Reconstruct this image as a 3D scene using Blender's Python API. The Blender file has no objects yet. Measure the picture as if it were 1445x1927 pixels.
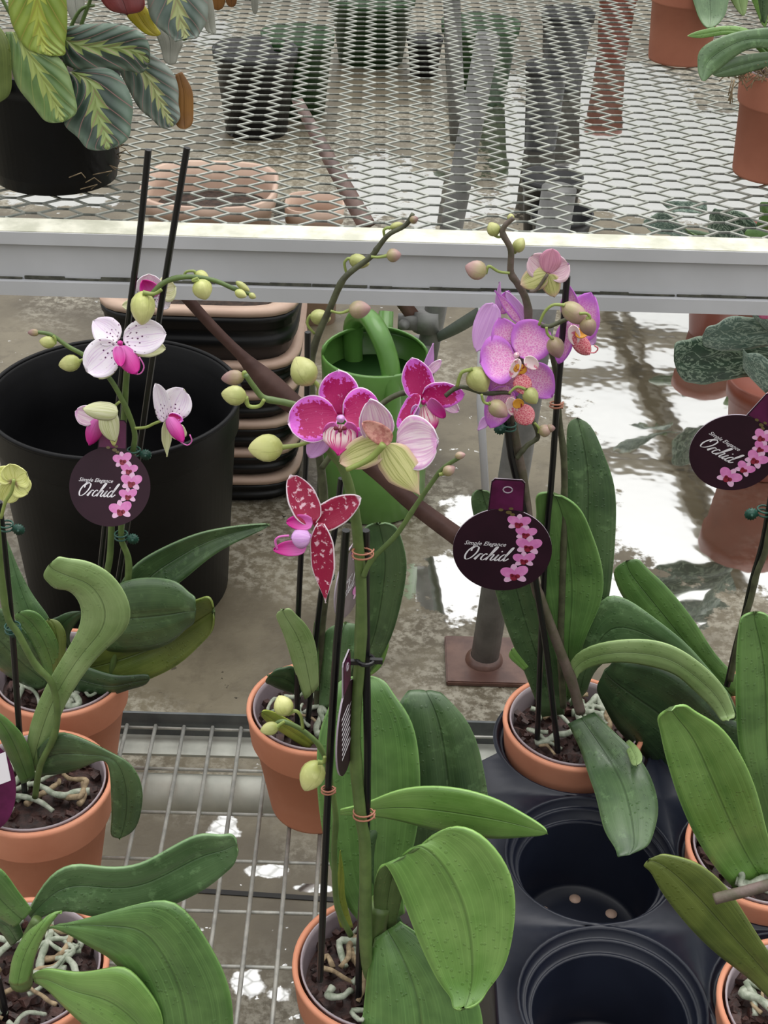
import bpy, bmesh, math, random
from mathutils import Vector, Matrix
random.seed(7)
C = bpy.context.scene.collection
SC = bpy.context.scene
# ---------------------------------------------------------------- camera
W_, H_, F_ = 1445.0, 1927.0, 2672.0
CAM = Vector((0, 0, 1.12))
PIT, YAW, ROL = math.radians(33.0), 0.0098, -0.0345
fw = Vector((math.sin(YAW)*math.cos(PIT), math.cos(YAW)*math.cos(PIT), -math.sin(PIT)))
_r = Vector((math.cos(YAW), -math.sin(YAW), 0)); _d = fw.cross(_r)
RT = math.cos(ROL)*_r + math.sin(ROL)*_d
DN = -math.sin(ROL)*_r + math.cos(ROL)*_d
cd = bpy.data.cameras.new('camera'); cam = bpy.data.objects.new('camera', cd); C.objects.link(cam)
m = Matrix((( RT.x, -DN.x, -fw.x, CAM.x), (RT.y, -DN.y, -fw.y, CAM.y), (RT.z, -DN.z, -fw.z, CAM.z), (0, 0, 0, 1)))
cam.matrix_world = m
cd.sensor_fit = 'VERTICAL'; cd.sensor_height = 24.0; cd.lens = 24.0*F_/H_; cd.clip_start = 0.02; cd.clip_end = 200
SC.camera = cam
# ---------------------------------------------------------------- light
SC.view_settings.view_transform = 'Standard'; SC.view_settings.look = 'None'
SC.view_settings.gamma = 1.0; SC.view_settings.use_curve_mapping = False
SC.view_settings.exposure = 0.0
w = bpy.data.worlds.new('overcast_sky'); SC.world = w; w.use_nodes = True
nt = w.node_tree; bg = nt.nodes['Background']
tc = nt.nodes.new('ShaderNodeTexCoord'); sp = nt.nodes.new('ShaderNodeSeparateXYZ'); rp = nt.nodes.new('ShaderNodeValToRGB')
nt.links.new(tc.outputs['Generated'], sp.inputs[0]); nt.links.new(sp.outputs['Z'], rp.inputs[0]); nt.links.new(rp.outputs[0], bg.inputs[0])
rp.color_ramp.elements[0].position = 0.0; rp.color_ramp.elements[0].color = (0.04, 0.042, 0.04, 1)
rp.color_ramp.elements[1].position = 0.62; rp.color_ramp.elements[1].color = (1.0, 1.0, 1.0, 1)
e = rp.color_ramp.elements.new(0.28); e.color = (0.52, 0.53, 0.52, 1)
bg.inputs['Strength'].default_value = 1.45
# daylight coming down through the glazing, broad and soft
ld = bpy.data.lights.new('soft_daylight', 'SUN'); ld.energy = 1.5; ld.angle = math.radians(50); ld.color = (1.0, 0.985, 0.95)
lo = bpy.data.objects.new('soft_daylight', ld); C.objects.link(lo)
lo.rotation_euler = (math.radians(-14), math.radians(8), 0); lo.location = (0, 0, 4)

# ---------------------------------------------------------------- helpers
def ray(px, py): return fw + RT*((px-W_/2)/F_) + DN*((py-H_/2)/F_)
def at(px, py, Y):
    r = ray(px, py); return CAM + r*((Y-CAM.y)/r.y)
def atz(px, py, Z):
    r = ray(px, py); return CAM + r*((Z-CAM.z)/r.z)
def pxm(px, py, Y):                       # metres per pixel at that place
    return abs((at(px, py, Y)-CAM).dot(fw))/F_
def s2l(c): return tuple([(x/12.92 if x <= .04045 else ((x+.055)/1.055)**2.4) for x in [v/255. for v in c]]+[1])
def link(o, parent=None):
    C.objects.link(o)
    if parent is not None: o.parent = parent; o.matrix_parent_inverse = parent.matrix_world.inverted()
    return o
def thing(name, label, cat, loc, group=None):
    o = bpy.data.objects.new(name, None); C.objects.link(o); o.location = loc; o.empty_display_size = .02
    o.matrix_world = Matrix.Translation(loc)
    o['label'] = label; o['category'] = cat
    if group: o['group'] = group
    return o
def tag(o, label, cat, group=None):
    o['label'] = label; o['category'] = cat
    if group: o['group'] = group
    return o
def obj(name, bm, mats, parent=None, smooth=True, kind=None, label=None, rec=True):
    me = bpy.data.meshes.new(name)
    if rec: bmesh.ops.recalc_face_normals(bm, faces=bm.faces)
    bm.to_mesh(me); bm.free()
    for x in (mats if isinstance(mats, (list, tuple)) else [mats]): me.materials.append(x)
    if smooth:
        for p in me.polygons: p.use_smooth = True
    o = bpy.data.objects.new(name, me); link(o, parent)
    if kind: o['kind'] = kind
    if label: o['label'] = label
    return o
def cr(pts, n, closed=False):             # Catmull-Rom by index
    out = []; k = len(pts)
    P = [list(p) for p in pts]
    for i in range(n):
        t = i/(n-1)*(k-1); a = min(int(t), k-2); f = t-a
        p0 = P[max(a-1, 0)]; p1 = P[a]; p2 = P[a+1]; p3 = P[min(a+2, k-1)]
        out.append([.5*((2*b)+(-a_+c)*f+(2*a_-5*b+4*c-d)*f*f+(-a_+3*b-3*c+d)*f**3) for a_, b, c, d in zip(p0, p1, p2, p3)])
    return out
def box(bm, c, s, rot=None):
    r = bmesh.ops.create_cube(bm, size=1)
    mt = Matrix.Translation(c) @ (rot.to_4x4() if rot else Matrix.Identity(4)) @ Matrix.Diagonal((s[0], s[1], s[2], 1))
    bmesh.ops.transform(bm, matrix=mt, verts=r['verts']); return r['verts']
def tube(bm, pts, rad, seg=10, cap=True, flat=1.0, mi=0):
    pts = [Vector(p) for p in pts]; n = len(pts)
    R = rad if isinstance(rad, (list, tuple)) else [rad]*n
    rings = []; up = None
    for i, p in enumerate(pts):
        t = (pts[min(i+1, n-1)]-pts[max(i-1, 0)])
        if t.length < 1e-9: t = Vector((0, 0, 1))
        t.normalize()
        if up is None:
            up = Vector((0, 1, 0)) if abs(t.y) < .9 else Vector((0, 0, 1))
        sd = t.cross(up); sd = sd.normalized() if sd.length > 1e-6 else Vector((1, 0, 0)); up = sd.cross(t).normalized()
        rings.append([bm.verts.new(p+sd*R[i]*math.cos(a)+up*R[i]*flat*math.sin(a)) for a in [2*math.pi*k/seg for k in range(seg)]])
    for a, b in zip(rings, rings[1:]):
        for k in range(seg):
            f = bm.faces.new((a[k], a[(k+1) % seg], b[(k+1) % seg], b[k])); f.material_index = mi
    if cap:
        bm.faces.new(rings[0][::-1]).material_index = mi; bm.faces.new(rings[-1]).material_index = mi
def lathe(bm, prof, c=Vector((0, 0, 0)), seg=48, mi=0, a0=0, wob=None, sq=0):
    rings = []
    for r, z in prof:
        ring = []
        for k in range(seg):
            a = 2*math.pi*k/seg+a0; rr = r
            if sq: rr = r/((abs(math.cos(a))**sq+abs(math.sin(a))**sq)**(1/sq))
            ring.append(bm.verts.new(c+Vector((rr*math.cos(a), rr*math.sin(a), z))))
        rings.append(ring)
    for a, b in zip(rings, rings[1:]):
        for k in range(seg): bm.faces.new((a[k], a[(k+1) % seg], b[(k+1) % seg], b[k])).material_index = mi
    return rings
def capring(bm, ring, mi=0): bm.faces.new(ring).material_index = mi
def blob(bm, c, ax, length, r, seg=14, prof=None, mi=0, flat=1.0, up=None):   # body of revolution along ax
    ax = ax.normalized(); u = ax.cross(up if up else Vector((.3, .5, .81))).normalized(); v = ax.cross(u)
    prof = prof or [(0, .0), (.04, .35), (.15, .72), (.35, .98), (.55, 1.0), (.75, .8), (.9, .48), (.98, .2), (1, .0)]
    rings = []
    for t, q in prof:
        p = c+ax*(t-.5)*length
        if q == 0: rings.append([bm.verts.new(p)]); continue
        rings.append([bm.verts.new(p+u*r*q*math.cos(a)+v*r*q*flat*math.sin(a)) for a in [2*math.pi*k/seg for k in range(seg)]])
    for a, b in zip(rings, rings[1:]):
        for k in range(seg):
            k2 = (k+1) % seg
            if len(a) == 1: f = bm.faces.new((a[0], b[k2], b[k]))
            elif len(b) == 1: f = bm.faces.new((a[k], a[k2], b[0]))
            else: f = bm.faces.new((a[k], a[k2], b[k2], b[k]))
            f.material_index = mi
def P(pts, Y, n=None):                    # pixel polyline (x, y[, dY]) -> world
    q = [(p[0], p[1], Y+(p[2] if len(p) > 2 else 0)) for p in pts]
    if n: q = cr(q, n)
    return [at(*a) for a in q]

# ---------------------------------------------------------------- node helpers
class G:
    def __init__(s, name):
        s.m = bpy.data.materials.new(name); s.m.use_nodes = True; s.t = s.m.node_tree
        s.b = s.t.nodes['Principled BSDF']; s.out = s.t.nodes['Material Output']
    def n(s, ty, **k):
        x = s.t.nodes.new('ShaderNode'+ty)
        for a, v in k.items(): setattr(x, a, v)
        return x
    def L(s, a, b): s.t.links.new(a, b)
    def put(s, inp, v):
        if hasattr(v, 'links') or hasattr(v, 'is_linked'): s.L(v, inp)
        else: inp.default_value = v
    def mt(s, op, a, b=0.0, c=None, clamp=False):
        x = s.n('Math', operation=op, use_clamp=clamp); s.put(x.inputs[0], a); s.put(x.inputs[1], b)
        if c is not None: s.put(x.inputs[2], c)
        return x.outputs[0]
    def mix(s, f, a, b, bt='MIX'):
        x = s.n('MixRGB', blend_type=bt); s.put(x.inputs[0], f); s.put(x.inputs[1], a); s.put(x.inputs[2], b); return x.outputs[0]
    def noise(s, vec, sc, det=3, ro=.5, col=False, dist=0):
        x = s.n('TexNoise'); s.put(x.inputs['Scale'], sc); x.inputs['Detail'].default_value = det; x.inputs['Roughness'].default_value = ro
        x.inputs['Distortion'].default_value = dist
        if vec is not None: s.L(vec, x.inputs['Vector'])
        return x.outputs['Color' if col else 'Fac']
    def vor(s, vec, sc, feat='F1', out='Distance', rnd=1.0):
        x = s.n('TexVoronoi', feature=feat); s.put(x.inputs['Scale'], sc); x.inputs['Randomness'].default_value = rnd
        if vec is not None: s.L(vec, x.inputs['Vector'])
        return x.outputs[out]
    def step(s, v, lo, hi):
        x = s.n('MapRange', interpolation_type='SMOOTHSTEP'); s.put(x.inputs[0], v); s.put(x.inputs[1], lo); s.put(x.inputs[2], hi); return x.outputs[0]
    def obj(s): return s.n('TexCoord').outputs['Object']
    def geo(s): return s.n('NewGeometry').outputs['Position']
    def uv(s):
        q = s.n('TexCoord').outputs['UV']; x = s.n('SeparateXYZ'); s.L(q, x.inputs[0]); return q, x.outputs[0], x.outputs[1]
    def scale(s, vec, k):
        x = s.n('Mapping'); s.L(vec, x.inputs[0]); x.inputs['Scale'].default_value = k; return x.outputs[0]
    def bump(s, h, st=.3, d=.001):
        x = s.n('Bump'); x.inputs['Strength'].default_value = st; x.inputs['Distance'].default_value = d; s.L(h, x.inputs['Height']); s.L(x.outputs[0], s.b.inputs['Normal']); return x
    def fin(s, col=None, rough=None, metal=None, coat=None, spec=None, trans=None, sss=None):
        I = s.b.inputs
        if col is not None: s.put(I['Base Color'], col)
        if rough is not None: s.put(I['Roughness'], rough)
        if metal is not None: s.put(I['Metallic'], metal)
        if coat is not None: s.put(I['Coat Weight'], coat); I['Coat Roughness'].default_value = .24
        if spec is not None: s.put(I['Specular IOR Level'], spec)
        if trans is not None: s.put(I['Transmission Weight'], trans)
        if sss is not None:
            s.put(I['Subsurface Weight'], sss); I['Subsurface Radius'].default_value = (.004, .004, .002); I['Subsurface Scale'].default_value = .5
        return s.m
def simple(name, c, rough=.5, var=.12, sc=40, metal=0, coat=None, bump=.0, c2=None, spec=None, bsc=None):
    g = G(name); v = g.geo(); n = g.noise(v, sc, 4, .6)
    a = s2l(c); b = s2l(c2) if c2 else tuple([x*(1-2*var) for x in a[:3]]+[1])
    col = g.mix(g.step(n, .3, .72), b, a)
    if bump: g.bump(g.noise(v, bsc or sc*6, 3), bump, .001)
    return g.fin(col, rough, metal, coat, spec)
def leafmat(name, c, c2, rib=None, rough=.36, wet=.5, spots=0.0, ribw=.022, blotch=0.0):
    """strap leaf: fine long veins, a sunken midrib, mottled green, wet film and drops"""
    g = G(name); q, u, v = g.uv(); pos = g.geo()
    n1 = g.noise(pos, 28, 3, .6); col = g.mix(g.step(n1, .3, .7), s2l(c2), s2l(c))
    veins = g.noise(g.scale(q, (70, 1.2, 1)), 1.0, 2, .5)
    col = g.mix(g.mt('MULTIPLY', g.step(veins, .45, .75), .22), col, s2l([min(255, x*1.25+12) for x in c]))
    d = g.mt('ABSOLUTE', g.mt('SUBTRACT', u, .5))
    rb = g.mt('SUBTRACT', 1.0, g.step(d, 0.0, ribw))
    col = g.mix(g.mt('MULTIPLY', rb, .42), col, s2l(rib or [x*.62 for x in c2]))
    ed = g.step(d, .478, .5); col = g.mix(g.mt('MULTIPLY', ed, .4), col, s2l([min(255, x*1.3+20) for x in c]))
    if blotch:
        bl = g.step(g.noise(pos, 90, 4, .7), .55, .68); col = g.mix(g.mt('MULTIPLY', bl, blotch), col, s2l([min(255, x*1.35+25) for x in c]))
    dr = g.mt('ADD', g.vor(pos, 260, rnd=1.0), g.mt('MULTIPLY', g.mt('SUBTRACT', g.noise(pos, 300, 2), .5), .25)); dm = g.mt('MULTIPLY', g.mt('SUBTRACT', 1.0, g.step(dr, .20, .27)), g.step(g.noise(pos, 26, 2), .46, .54))
    col = g.mix(g.mt('MULTIPLY', dm, .16*wet+spots), col, s2l([x*.55 for x in c2]))
    ro = g.mt('SUBTRACT', g.mt('ADD', rough, g.mt('MULTIPLY', n1, .15)), g.mt('MULTIPLY', dm, .34))
    h = g.mt('ADD', g.mt('MULTIPLY', veins, .25), g.mt('SUBTRACT', g.mt('MULTIPLY', dm, .7*wet), g.mt('MULTIPLY', rb, 1.0)))
    g.bump(h, .6, .0008)
    m = g.fin(col, ro, coat=.55*wet, spec=.6)
    return m
# ---------------------------------------------------------------- materials
def floor_mat():
    g = G('wet_concrete'); p = g.geo(); sx = g.n('SeparateXYZ'); g.L(p, sx.inputs[0]); X, Y = sx.outputs[0], sx.outputs[1]
    n1 = g.noise(p, 3.0, 5, .6); n2 = g.noise(p, 26, 5, .7); n3 = g.noise(p, 130, 3, .6)
    col = g.mix(g.step(n1, .35, .65), s2l((82, 74, 60)), s2l((118, 110, 92)))
    col = g.mix(g.mt('MULTIPLY', g.step(n2, .48, .66), .5), col, s2l((88, 80, 66)))
    dry = g.mt('MULTIPLY', g.step(g.noise(p, 2.2, 3), .46, .56), .6); col = g.mix(g.mt('MULTIPLY', g.step(g.noise(p, 70, 4, .7), .42, .62), dry), col, s2l((170, 165, 150)))
    # standing water: where it has pooled on the slab
    best = None
    for cx, cy, rx, ry in PUDDLES:
        a = g.mt('DIVIDE', g.mt('SUBTRACT', X, cx), rx); b = g.mt('DIVIDE', g.mt('SUBTRACT', Y, cy), ry)
        dd = g.mt('SUBTRACT', 1.0, g.mt('SQRT', g.mt('ADD', g.mt('MULTIPLY', a, a), g.mt('MULTIPLY', b, b))))
        dd = g.mt('MULTIPLY', dd, max(min(rx, ry)*4, .30))
        best = dd if best is None else g.mt('MAXIMUM', best, dd)
    nz = g.mt('SUBTRACT', g.noise(p, 9, 4, .6), .5); nf = g.mt('SUBTRACT', g.noise(p, 45, 3, .6), .5)
    f = g.mt('ADD', best, g.mt('ADD', g.mt('MULTIPLY', nz, .75), g.mt('MULTIPLY', nf, .5)))
    wet = g.step(f, -.02, .06)
    sm = g.step(g.noise(p, 60, 3, .55), .66, .70); reg = g.step(g.noise(p, 4, 2), .5, .56)
    wet = g.mt('MAXIMUM', wet, g.mt('MULTIPLY', sm, reg))
    g.fin(col, .42, spec=.35)
    gl = g.n('BsdfGlossy'); gl.inputs['Roughness'].default_value = .035; gl.inputs['Color'].default_value = (.92, .92, .9, 1)
    rip = g.mt('ADD', g.noise(p, 16, 2, .5), g.mt('MULTIPLY', g.noise(p, 5, 2), 1.5))
    bp = g.n('Bump'); bp.inputs['Strength'].default_value = .2; bp.inputs['Distance'].default_value = .0016; g.L(rip, bp.inputs['Height']); g.L(bp.outputs[0], gl.inputs['Normal'])
    b2 = g.n('Bump'); b2.inputs['Strength'].default_value = .25; b2.inputs['Distance'].default_value = .002; g.L(n3, b2.inputs['Height']); g.L(b2.outputs[0], g.b.inputs['Normal'])
    ms = g.n('MixShader'); g.L(g.mt('MULTIPLY', wet, .84), ms.inputs[0]); g.L(g.b.outputs[0], ms.inputs[1]); g.L(gl.outputs[0], ms.inputs[2]); g.L(ms.outputs[0], g.out.inputs[0])
    return g.m
PUDDLES = []
def pud(px, py, rxp, ryp):
    a = atz(px, py, 0); b = atz(px+rxp, py, 0); c = atz(px, py+ryp, 0); PUDDLES.append((a.x, a.y, (b-a).length, (c-a).length))
for q in [(1260, 690, 200, 190), (1370, 860, 260, 260), (1330, 760, 240, 280), (1300, 990, 180, 130), (1380, 560, 260, 90), (1290, 300, 330, 120), (1150, 180, 160, 90), (870, 1100, 85, 62), (720, 350, 70, 70), (820, 370, 90, 60), (960, 260, 60, 170),
          (1240, 1120, 130, 60), (500, 1640, 34, 12), (600, 1672, 34, 9), (470, 1850, 36, 24), (530, 1870, 26, 20), (420, 1560, 25, 26), (80, 375, 60, 16), (160, 378, 60, 14), (30, 512, 26, 5), (880, 965, 40, 34),
          (1100, 720, 90, 60), (690, 545, 50, 5), (925, 560, 28, 22), (560, 400, 60, 24), (395, 60, 40, 30)]: pud(*q)
M = {}
M['floor'] = floor_mat()
M['terra'] = simple('terracotta', (216, 148, 118), .72, .05, 14, c2=(203, 133, 102), bump=.12, bsc=300)
M['terra_dark'] = simple('terracotta_darker', (184, 118, 94), .68, .05, 14, c2=(168, 104, 82), bump=.12, bsc=300)  # darker clay tone for the pots on the bench
M['redpot'] = simple('brown_red_plastic', (128, 62, 42), .5, .1, 12)
M['black'] = simple('black_plastic', (17, 17, 20), .42, .1, 30, bump=.05)
M['blackpot'] = simple('dusty_black_plastic', (20, 20, 22), .45, .2, 10, c2=(12, 12, 14), bump=.1, bsc=220, spec=.22)
M['tray'] = simple('tray_plastic', (28, 32, 45), .36, .15, 9, c2=(17, 20, 32), bump=.08, bsc=60, spec=.4)
M['stake'] = simple('black_stake', (20, 20, 22), .35, .1, 60)
M['rail'] = simple('bench_aluminium', (202, 203, 207), .48, .04, 8, c2=(190, 191, 194), bump=.03)
M['railtop'] = simple('bench_lip_paint', (232, 230, 214), .5, .1, 40, c2=(190, 190, 172), bump=.2)
M['grime'] = simple('seam_grime', (92, 92, 80), .9, .3, 90, c2=(50, 50, 42))
M['mesh'] = simple('expanded_metal', (172, 174, 166), .4, .12, 60, c2=(138, 142, 134), metal=.45, bump=.3)
M['galv'] = simple('galvanised_steel', (138, 142, 142), .42, .15, 30, c2=(112, 116, 117), metal=.3, bump=.2)
M['tube'] = simple('galvanised_tube', (196, 198, 188), .5, .15, 22, c2=(168, 170, 162), metal=.2, bump=.2)
M['wire'] = simple('shelf_wire', (186, 186, 178), .42, .12, 70, c2=(150, 150, 145), metal=.3)
M['angle'] = simple('shelf_angle', (106, 110, 110), .45, .15, 22, c2=(84, 88, 90), metal=.35, bump=.2)
M['rust'] = simple('rusty_steel', (104, 74, 62), .55, .3, 30, c2=(74, 46, 38), bump=.3, coat=.4)
M['rust2'] = simple('brown_strap', (98, 72, 66), .45, .2, 30, c2=(76, 52, 48), bump=.1)
M['steelpost'] = simple('weathered_post', (138, 138, 136), .5, .2, 26, c2=(110, 110, 108), metal=.2, bump=.2)
M['brace'] = simple('grey_brace', (128, 136, 132), .45, .1, 30, metal=.2)
M['green'] = simple('green_plastic', (104, 152, 74), .32, .06, 10, c2=(88, 134, 60), coat=.3, bump=.06)
M['greendark'] = simple('dark_green_and_inner_shade', (34, 70, 28), .5, .1, 10)  # can's inner shade put into the colour; plain dark green on floor tubs
M['tan'] = simple('tan_plastic', (206, 178, 158), .5, .08, 12, c2=(190, 160, 142))
M['soil'] = simple('potting_soil', (70, 54, 44), .9, .3, 120, c2=(38, 28, 24), bump=.8, bsc=260)
M['bark'] = simple('bark_chip', (76, 48, 42), .6, .3, 140, c2=(34, 22, 20), bump=.6, bsc=500)
M['root'] = simple('orchid_root', (176, 180, 164), .6, .15, 160, c2=(118, 128, 108), bump=.3, bsc=400)
M['oldroot'] = simple('old_root', (168, 148, 118), .75, .2, 160, c2=(112, 94, 70), bump=.4, bsc=400)
M['liner'] = simple('clear_liner', (168, 156, 160), .2, .1, 20, c2=(140, 126, 132))
M['copper'] = simple('copper_tie', (176, 116, 92), .4, .05, 50)
M['clip'] = simple('green_clip', (46, 92, 78), .35, .15, 50, c2=(30, 66, 56))
M['white'] = simple('white_print', (236, 232, 238), .5, .01, 10)
M['tagb'] = simple('tag_dark', (50, 24, 38), .5, .08, 22, c2=(40, 19, 31), spec=.25)
M['tagp'] = simple('tag_plum', (98, 34, 76), .28, .08, 40, c2=(70, 24, 52), spec=.25)
M['tagedge'] = simple('tag_edge', (170, 158, 170), .3, .05, 40)
M['prpink'] = simple('print_pink', (232, 148, 206), .4, .06, 160, c2=(216, 120, 188))
M['prlight'] = simple('print_pale', (240, 190, 226), .4, .04, 160)
M['prred'] = simple('print_crimson', (150, 38, 62), .4, .15, 300)
M['prolive'] = simple('print_olive', (110, 96, 58), .4, .1, 100)
M['tagclear'] = simple('tag_back_pale', (128, 112, 122), .25, .15, 40, c2=(100, 84, 96), coat=.5)
M['drop'] = simple('seam_black', (30, 28, 26), .7)
# leaves
M['lf'] = leafmat('leaf_mid', (100, 138, 72), (68, 104, 48), rough=.34, wet=.8)
M['lfb'] = leafmat('leaf_bright', (122, 160, 82), (94, 136, 58), rough=.34, wet=.9)
M['lfd'] = leafmat('leaf_dark', (76, 102, 62), (48, 74, 42), rough=.36, wet=.7, blotch=.25)
M['lfdd'] = leafmat('leaf_deep', (50, 76, 42), (30, 52, 26), rough=.38, wet=.6, blotch=.2)
M['lfg'] = leafmat('leaf_grey_green', (98, 128, 84), (68, 100, 58), rough=.4, wet=.9, blotch=.3)
M['lfl'] = leafmat('leaf_light', (146, 170, 112), (118, 146, 84), rough=.42, wet=.5)
M['lfo'] = leafmat('leaf_olive', (104, 118, 52), (76, 92, 36), rough=.38, wet=.5)
M['lfy'] = leafmat('leaf_yellowing', (150, 158, 62), (110, 128, 44), rough=.4, wet=.2)
M['under'] = leafmat('leaf_underside', (96, 120, 66), (74, 98, 48), rough=.5, wet=.1)
M['stemg'] = simple('stem_green', (102, 124, 68), .42, .15, 60, c2=(80, 100, 54), bump=.1)
M['stemd'] = simple('stem_dark', (88, 92, 66), .5, .2, 90, c2=(62, 62, 46), bump=.2)
M['stempur'] = simple('stem_purple', (112, 96, 90), .5, .2, 90, c2=(84, 80, 62), bump=.2)
M['stalk'] = simple('bud_stalk_green', (150, 166, 88), .45, .1, 60)
M['budy'] = None
def budmat(name, c, c2, line):
    g = G(name); q, u, v = g.uv(); p = g.geo()
    col = g.mix(g.step(v, .1, .95), s2l(c2), s2l(c))
    col = g.mix(g.mt('MULTIPLY', g.step(g.noise(p, 220, 3), .45, .7), .35), col, s2l([min(255, x+22) for x in c]))
    vs = g.step(g.noise(g.scale(q, (26, .6, 1)), 1.0, 2), .56, .68); col = g.mix(g.mt('MULTIPLY', vs, .75), col, s2l(line))
    g.bump(vs, -.3, .0005)
    return g.fin(col, .42, coat=.15)
M['bud_yellow'] = budmat('bud_yellow', (210, 209, 142), (182, 188, 108), (142, 142, 78))
M['bud_green'] = budmat('bud_green', (186, 186, 122), (160, 166, 96), (124, 110, 74))
M['bud_pink'] = budmat('bud_pink', (178, 140, 138), (166, 158, 112), (142, 104, 106))
M['bud_dark'] = budmat('bud_dark', (146, 112, 112), (150, 136, 96), (112, 80, 82))

def petalmat(name, kind, rough=.45):
    g = G(name); q, u, v = g.uv(); p = g.geo()
    du = g.mt('ABSOLUTE', g.mt('SUBTRACT', g.mt('MULTIPLY', u, 2.0), 1.0))
    ed = g.mt('MAXIMUM', g.mt('POWER', du, 2.2), g.mt('POWER', v, 2.6))
    fine = g.noise(p, 900, 2, .5); mid = g.noise(p, 320, 3, .6); big = g.noise(p, 60, 2)
    fan = g.noise(g.scale(q, (22, 1.0, 1)), 1.0, 3, .5)
    if kind == 'magenta':
        mm = g.noise(p, 620, 2, .5); k = g.mt('ADD', ed, g.mt('MULTIPLY', g.mt('SUBTRACT', mm, .5), 1.1))
        col = g.mix(g.step(k, .50, .60), s2l((170, 0, 92)), s2l((214, 96, 206)))
        col = g.mix(g.mt('MULTIPLY', g.step(mm, .64, .70), .3), col, s2l((238, 170, 222)))
        col = g.mix(g.step(ed, .90, .97), col, s2l((240, 205, 236)))
    elif kind == 'crimson':
        col = g.mix(g.step(mid, .56, .64), s2l((158, 20, 66)), s2l((236, 190, 206)))
        col = g.mix(g.step(ed, .80, .93), col, s2l((240, 222, 232)))
    elif kind == 'pink':
        net = g.step(g.vor(p, 620, 'DISTANCE_TO_EDGE'), .02, .16)
        col = g.mix(g.step(ed, .15, .8), s2l((222, 138, 196)), s2l((198, 112, 212)))
        m = g.mt('MULTIPLY', g.mt('MULTIPLY', g.mt('SUBTRACT', 1.0, net), g.mt('SUBTRACT', 1.0, g.step(ed, .2, .75))), .5)
        col = g.mix(m, col, s2l((246, 226, 240)))
        col = g.mix(g.mt('MULTIPLY', g.step(mid, .5, .7), .3), col, s2l((196, 88, 186)))
    elif kind == 'lilac':
        col = g.mix(g.step(fan, .3, .7), s2l((206, 150, 216)), s2l((222, 176, 228)))
    elif kind == 'white':
        vn = g.step(fan, .52, .62)
        col = g.mix(g.mt('MULTIPLY', vn, .55), s2l((240, 232, 240)), s2l((206, 164, 212)))
        col = g.mix(g.mt('MULTIPLY', g.step(big, .4, .7), .35), col, s2l((218, 188, 228)))
        dt = g.vor(g.scale(q, (9, 9, 1)), 1.0); dm = g.mt('MULTIPLY', g.mt('SUBTRACT', 1.0, g.step(dt, .20, .27)), g.mt('SUBTRACT', 1.0, g.step(v, .45, .62)))
        col = g.mix(dm, col, s2l((92, 30, 84)))
    elif kind == 'palepink':
        col = g.mix(g.step(fan, .35, .65), s2l((238, 218, 226)), s2l((214, 168, 202)))
        k = g.mt('ADD', ed, g.mt('MULTIPLY', g.mt('SUBTRACT', mid, .5), .7)); col = g.mix(g.mt('MULTIPLY', g.step(k, .55, .85), .6), col, s2l((206, 126, 196)))
        col = g.mix(g.step(ed, .90, .97), col, s2l((244, 232, 242)))
    elif kind == 'greenish':
        col = g.mix(g.step(fan, .45, .62), s2l((196, 194, 132)), s2l((158, 160, 92)))
        col = g.mix(g.mt('MULTIPLY', g.step(ed, .35, .95), .6), col, s2l((212, 166, 164)))
    elif kind == 'yellow':
        col = g.mix(g.step(fan, .5, .65), s2l((222, 224, 148)), s2l((184, 190, 96)))
        col = g.mix(g.mt('MULTIPLY', g.mt('SUBTRACT', 1.0, g.step(v, .02, .2)), .8), col, s2l((128, 84, 84)))
    elif kind == 'cream':
        col = g.mix(g.step(fan, .4, .65), s2l((226, 226, 190)), s2l((196, 200, 140)))
    elif kind == 'back':
        col = g.mix(g.step(fan, .4, .65), s2l((224, 196, 204)), s2l((204, 160, 180)))
    elif kind == 'backpink':
        col = g.mix(g.step(fan, .4, .65), s2l((214, 152, 178)), s2l((196, 128, 158)))
    elif kind == 'brown':
        col = g.mix(g.step(mid, .4, .65), s2l((206, 150, 138)), s2l((170, 104, 98)))
    elif kind == 'liptip':
        col = g.mix(g.step(v, .0, .9), s2l((214, 110, 186)), s2l((196, 24, 140)))
        col = g.mix(g.mt('MULTIPLY', g.step(fan, .55, .66), .4), col, s2l((150, 10, 100)))
    elif kind == 'lipcream':
        col = g.mix(g.step(fan, .5, .58), s2l((232, 206, 206)), s2l((190, 40, 110)))
        col = g.mix(g.step(v, .45, .85), col, s2l((196, 24, 128)))
    elif kind == 'coral':
        net = g.step(g.vor(p, 700, 'DISTANCE_TO_EDGE'), .04, .14)
        col = g.mix(g.mt('MULTIPLY', g.mt('SUBTRACT', 1.0, net), .6), s2l((204, 88, 108)), s2l((240, 190, 186)))
    elif kind == 'yellowspot':
        col = g.mix(g.step(mid, .55, .62), s2l((224, 158, 52)), s2l((150, 44, 40)))
    elif kind == 'lipwhite':
        col = g.mix(g.step(mid, .56, .64), s2l((244, 220, 222)), s2l((222, 120, 150)))
    g.bump(g.mt('ADD', fan, g.mt('MULTIPLY', fine, .3)), .3, .0006)
    return g.fin(col, rough, sss=.05 if kind in ('magenta', 'crimson', 'pink') else .12)
for k in 'magenta crimson pink lilac white palepink greenish yellow cream back backpink brown liptip lipcream coral yellowspot lipwhite'.split(): M['p_'+k] = petalmat('petal_'+k, k)

M['p_crimsonspot'] = simple('lip_crimson', (110, 8, 36), .5, .1, 200)
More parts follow.
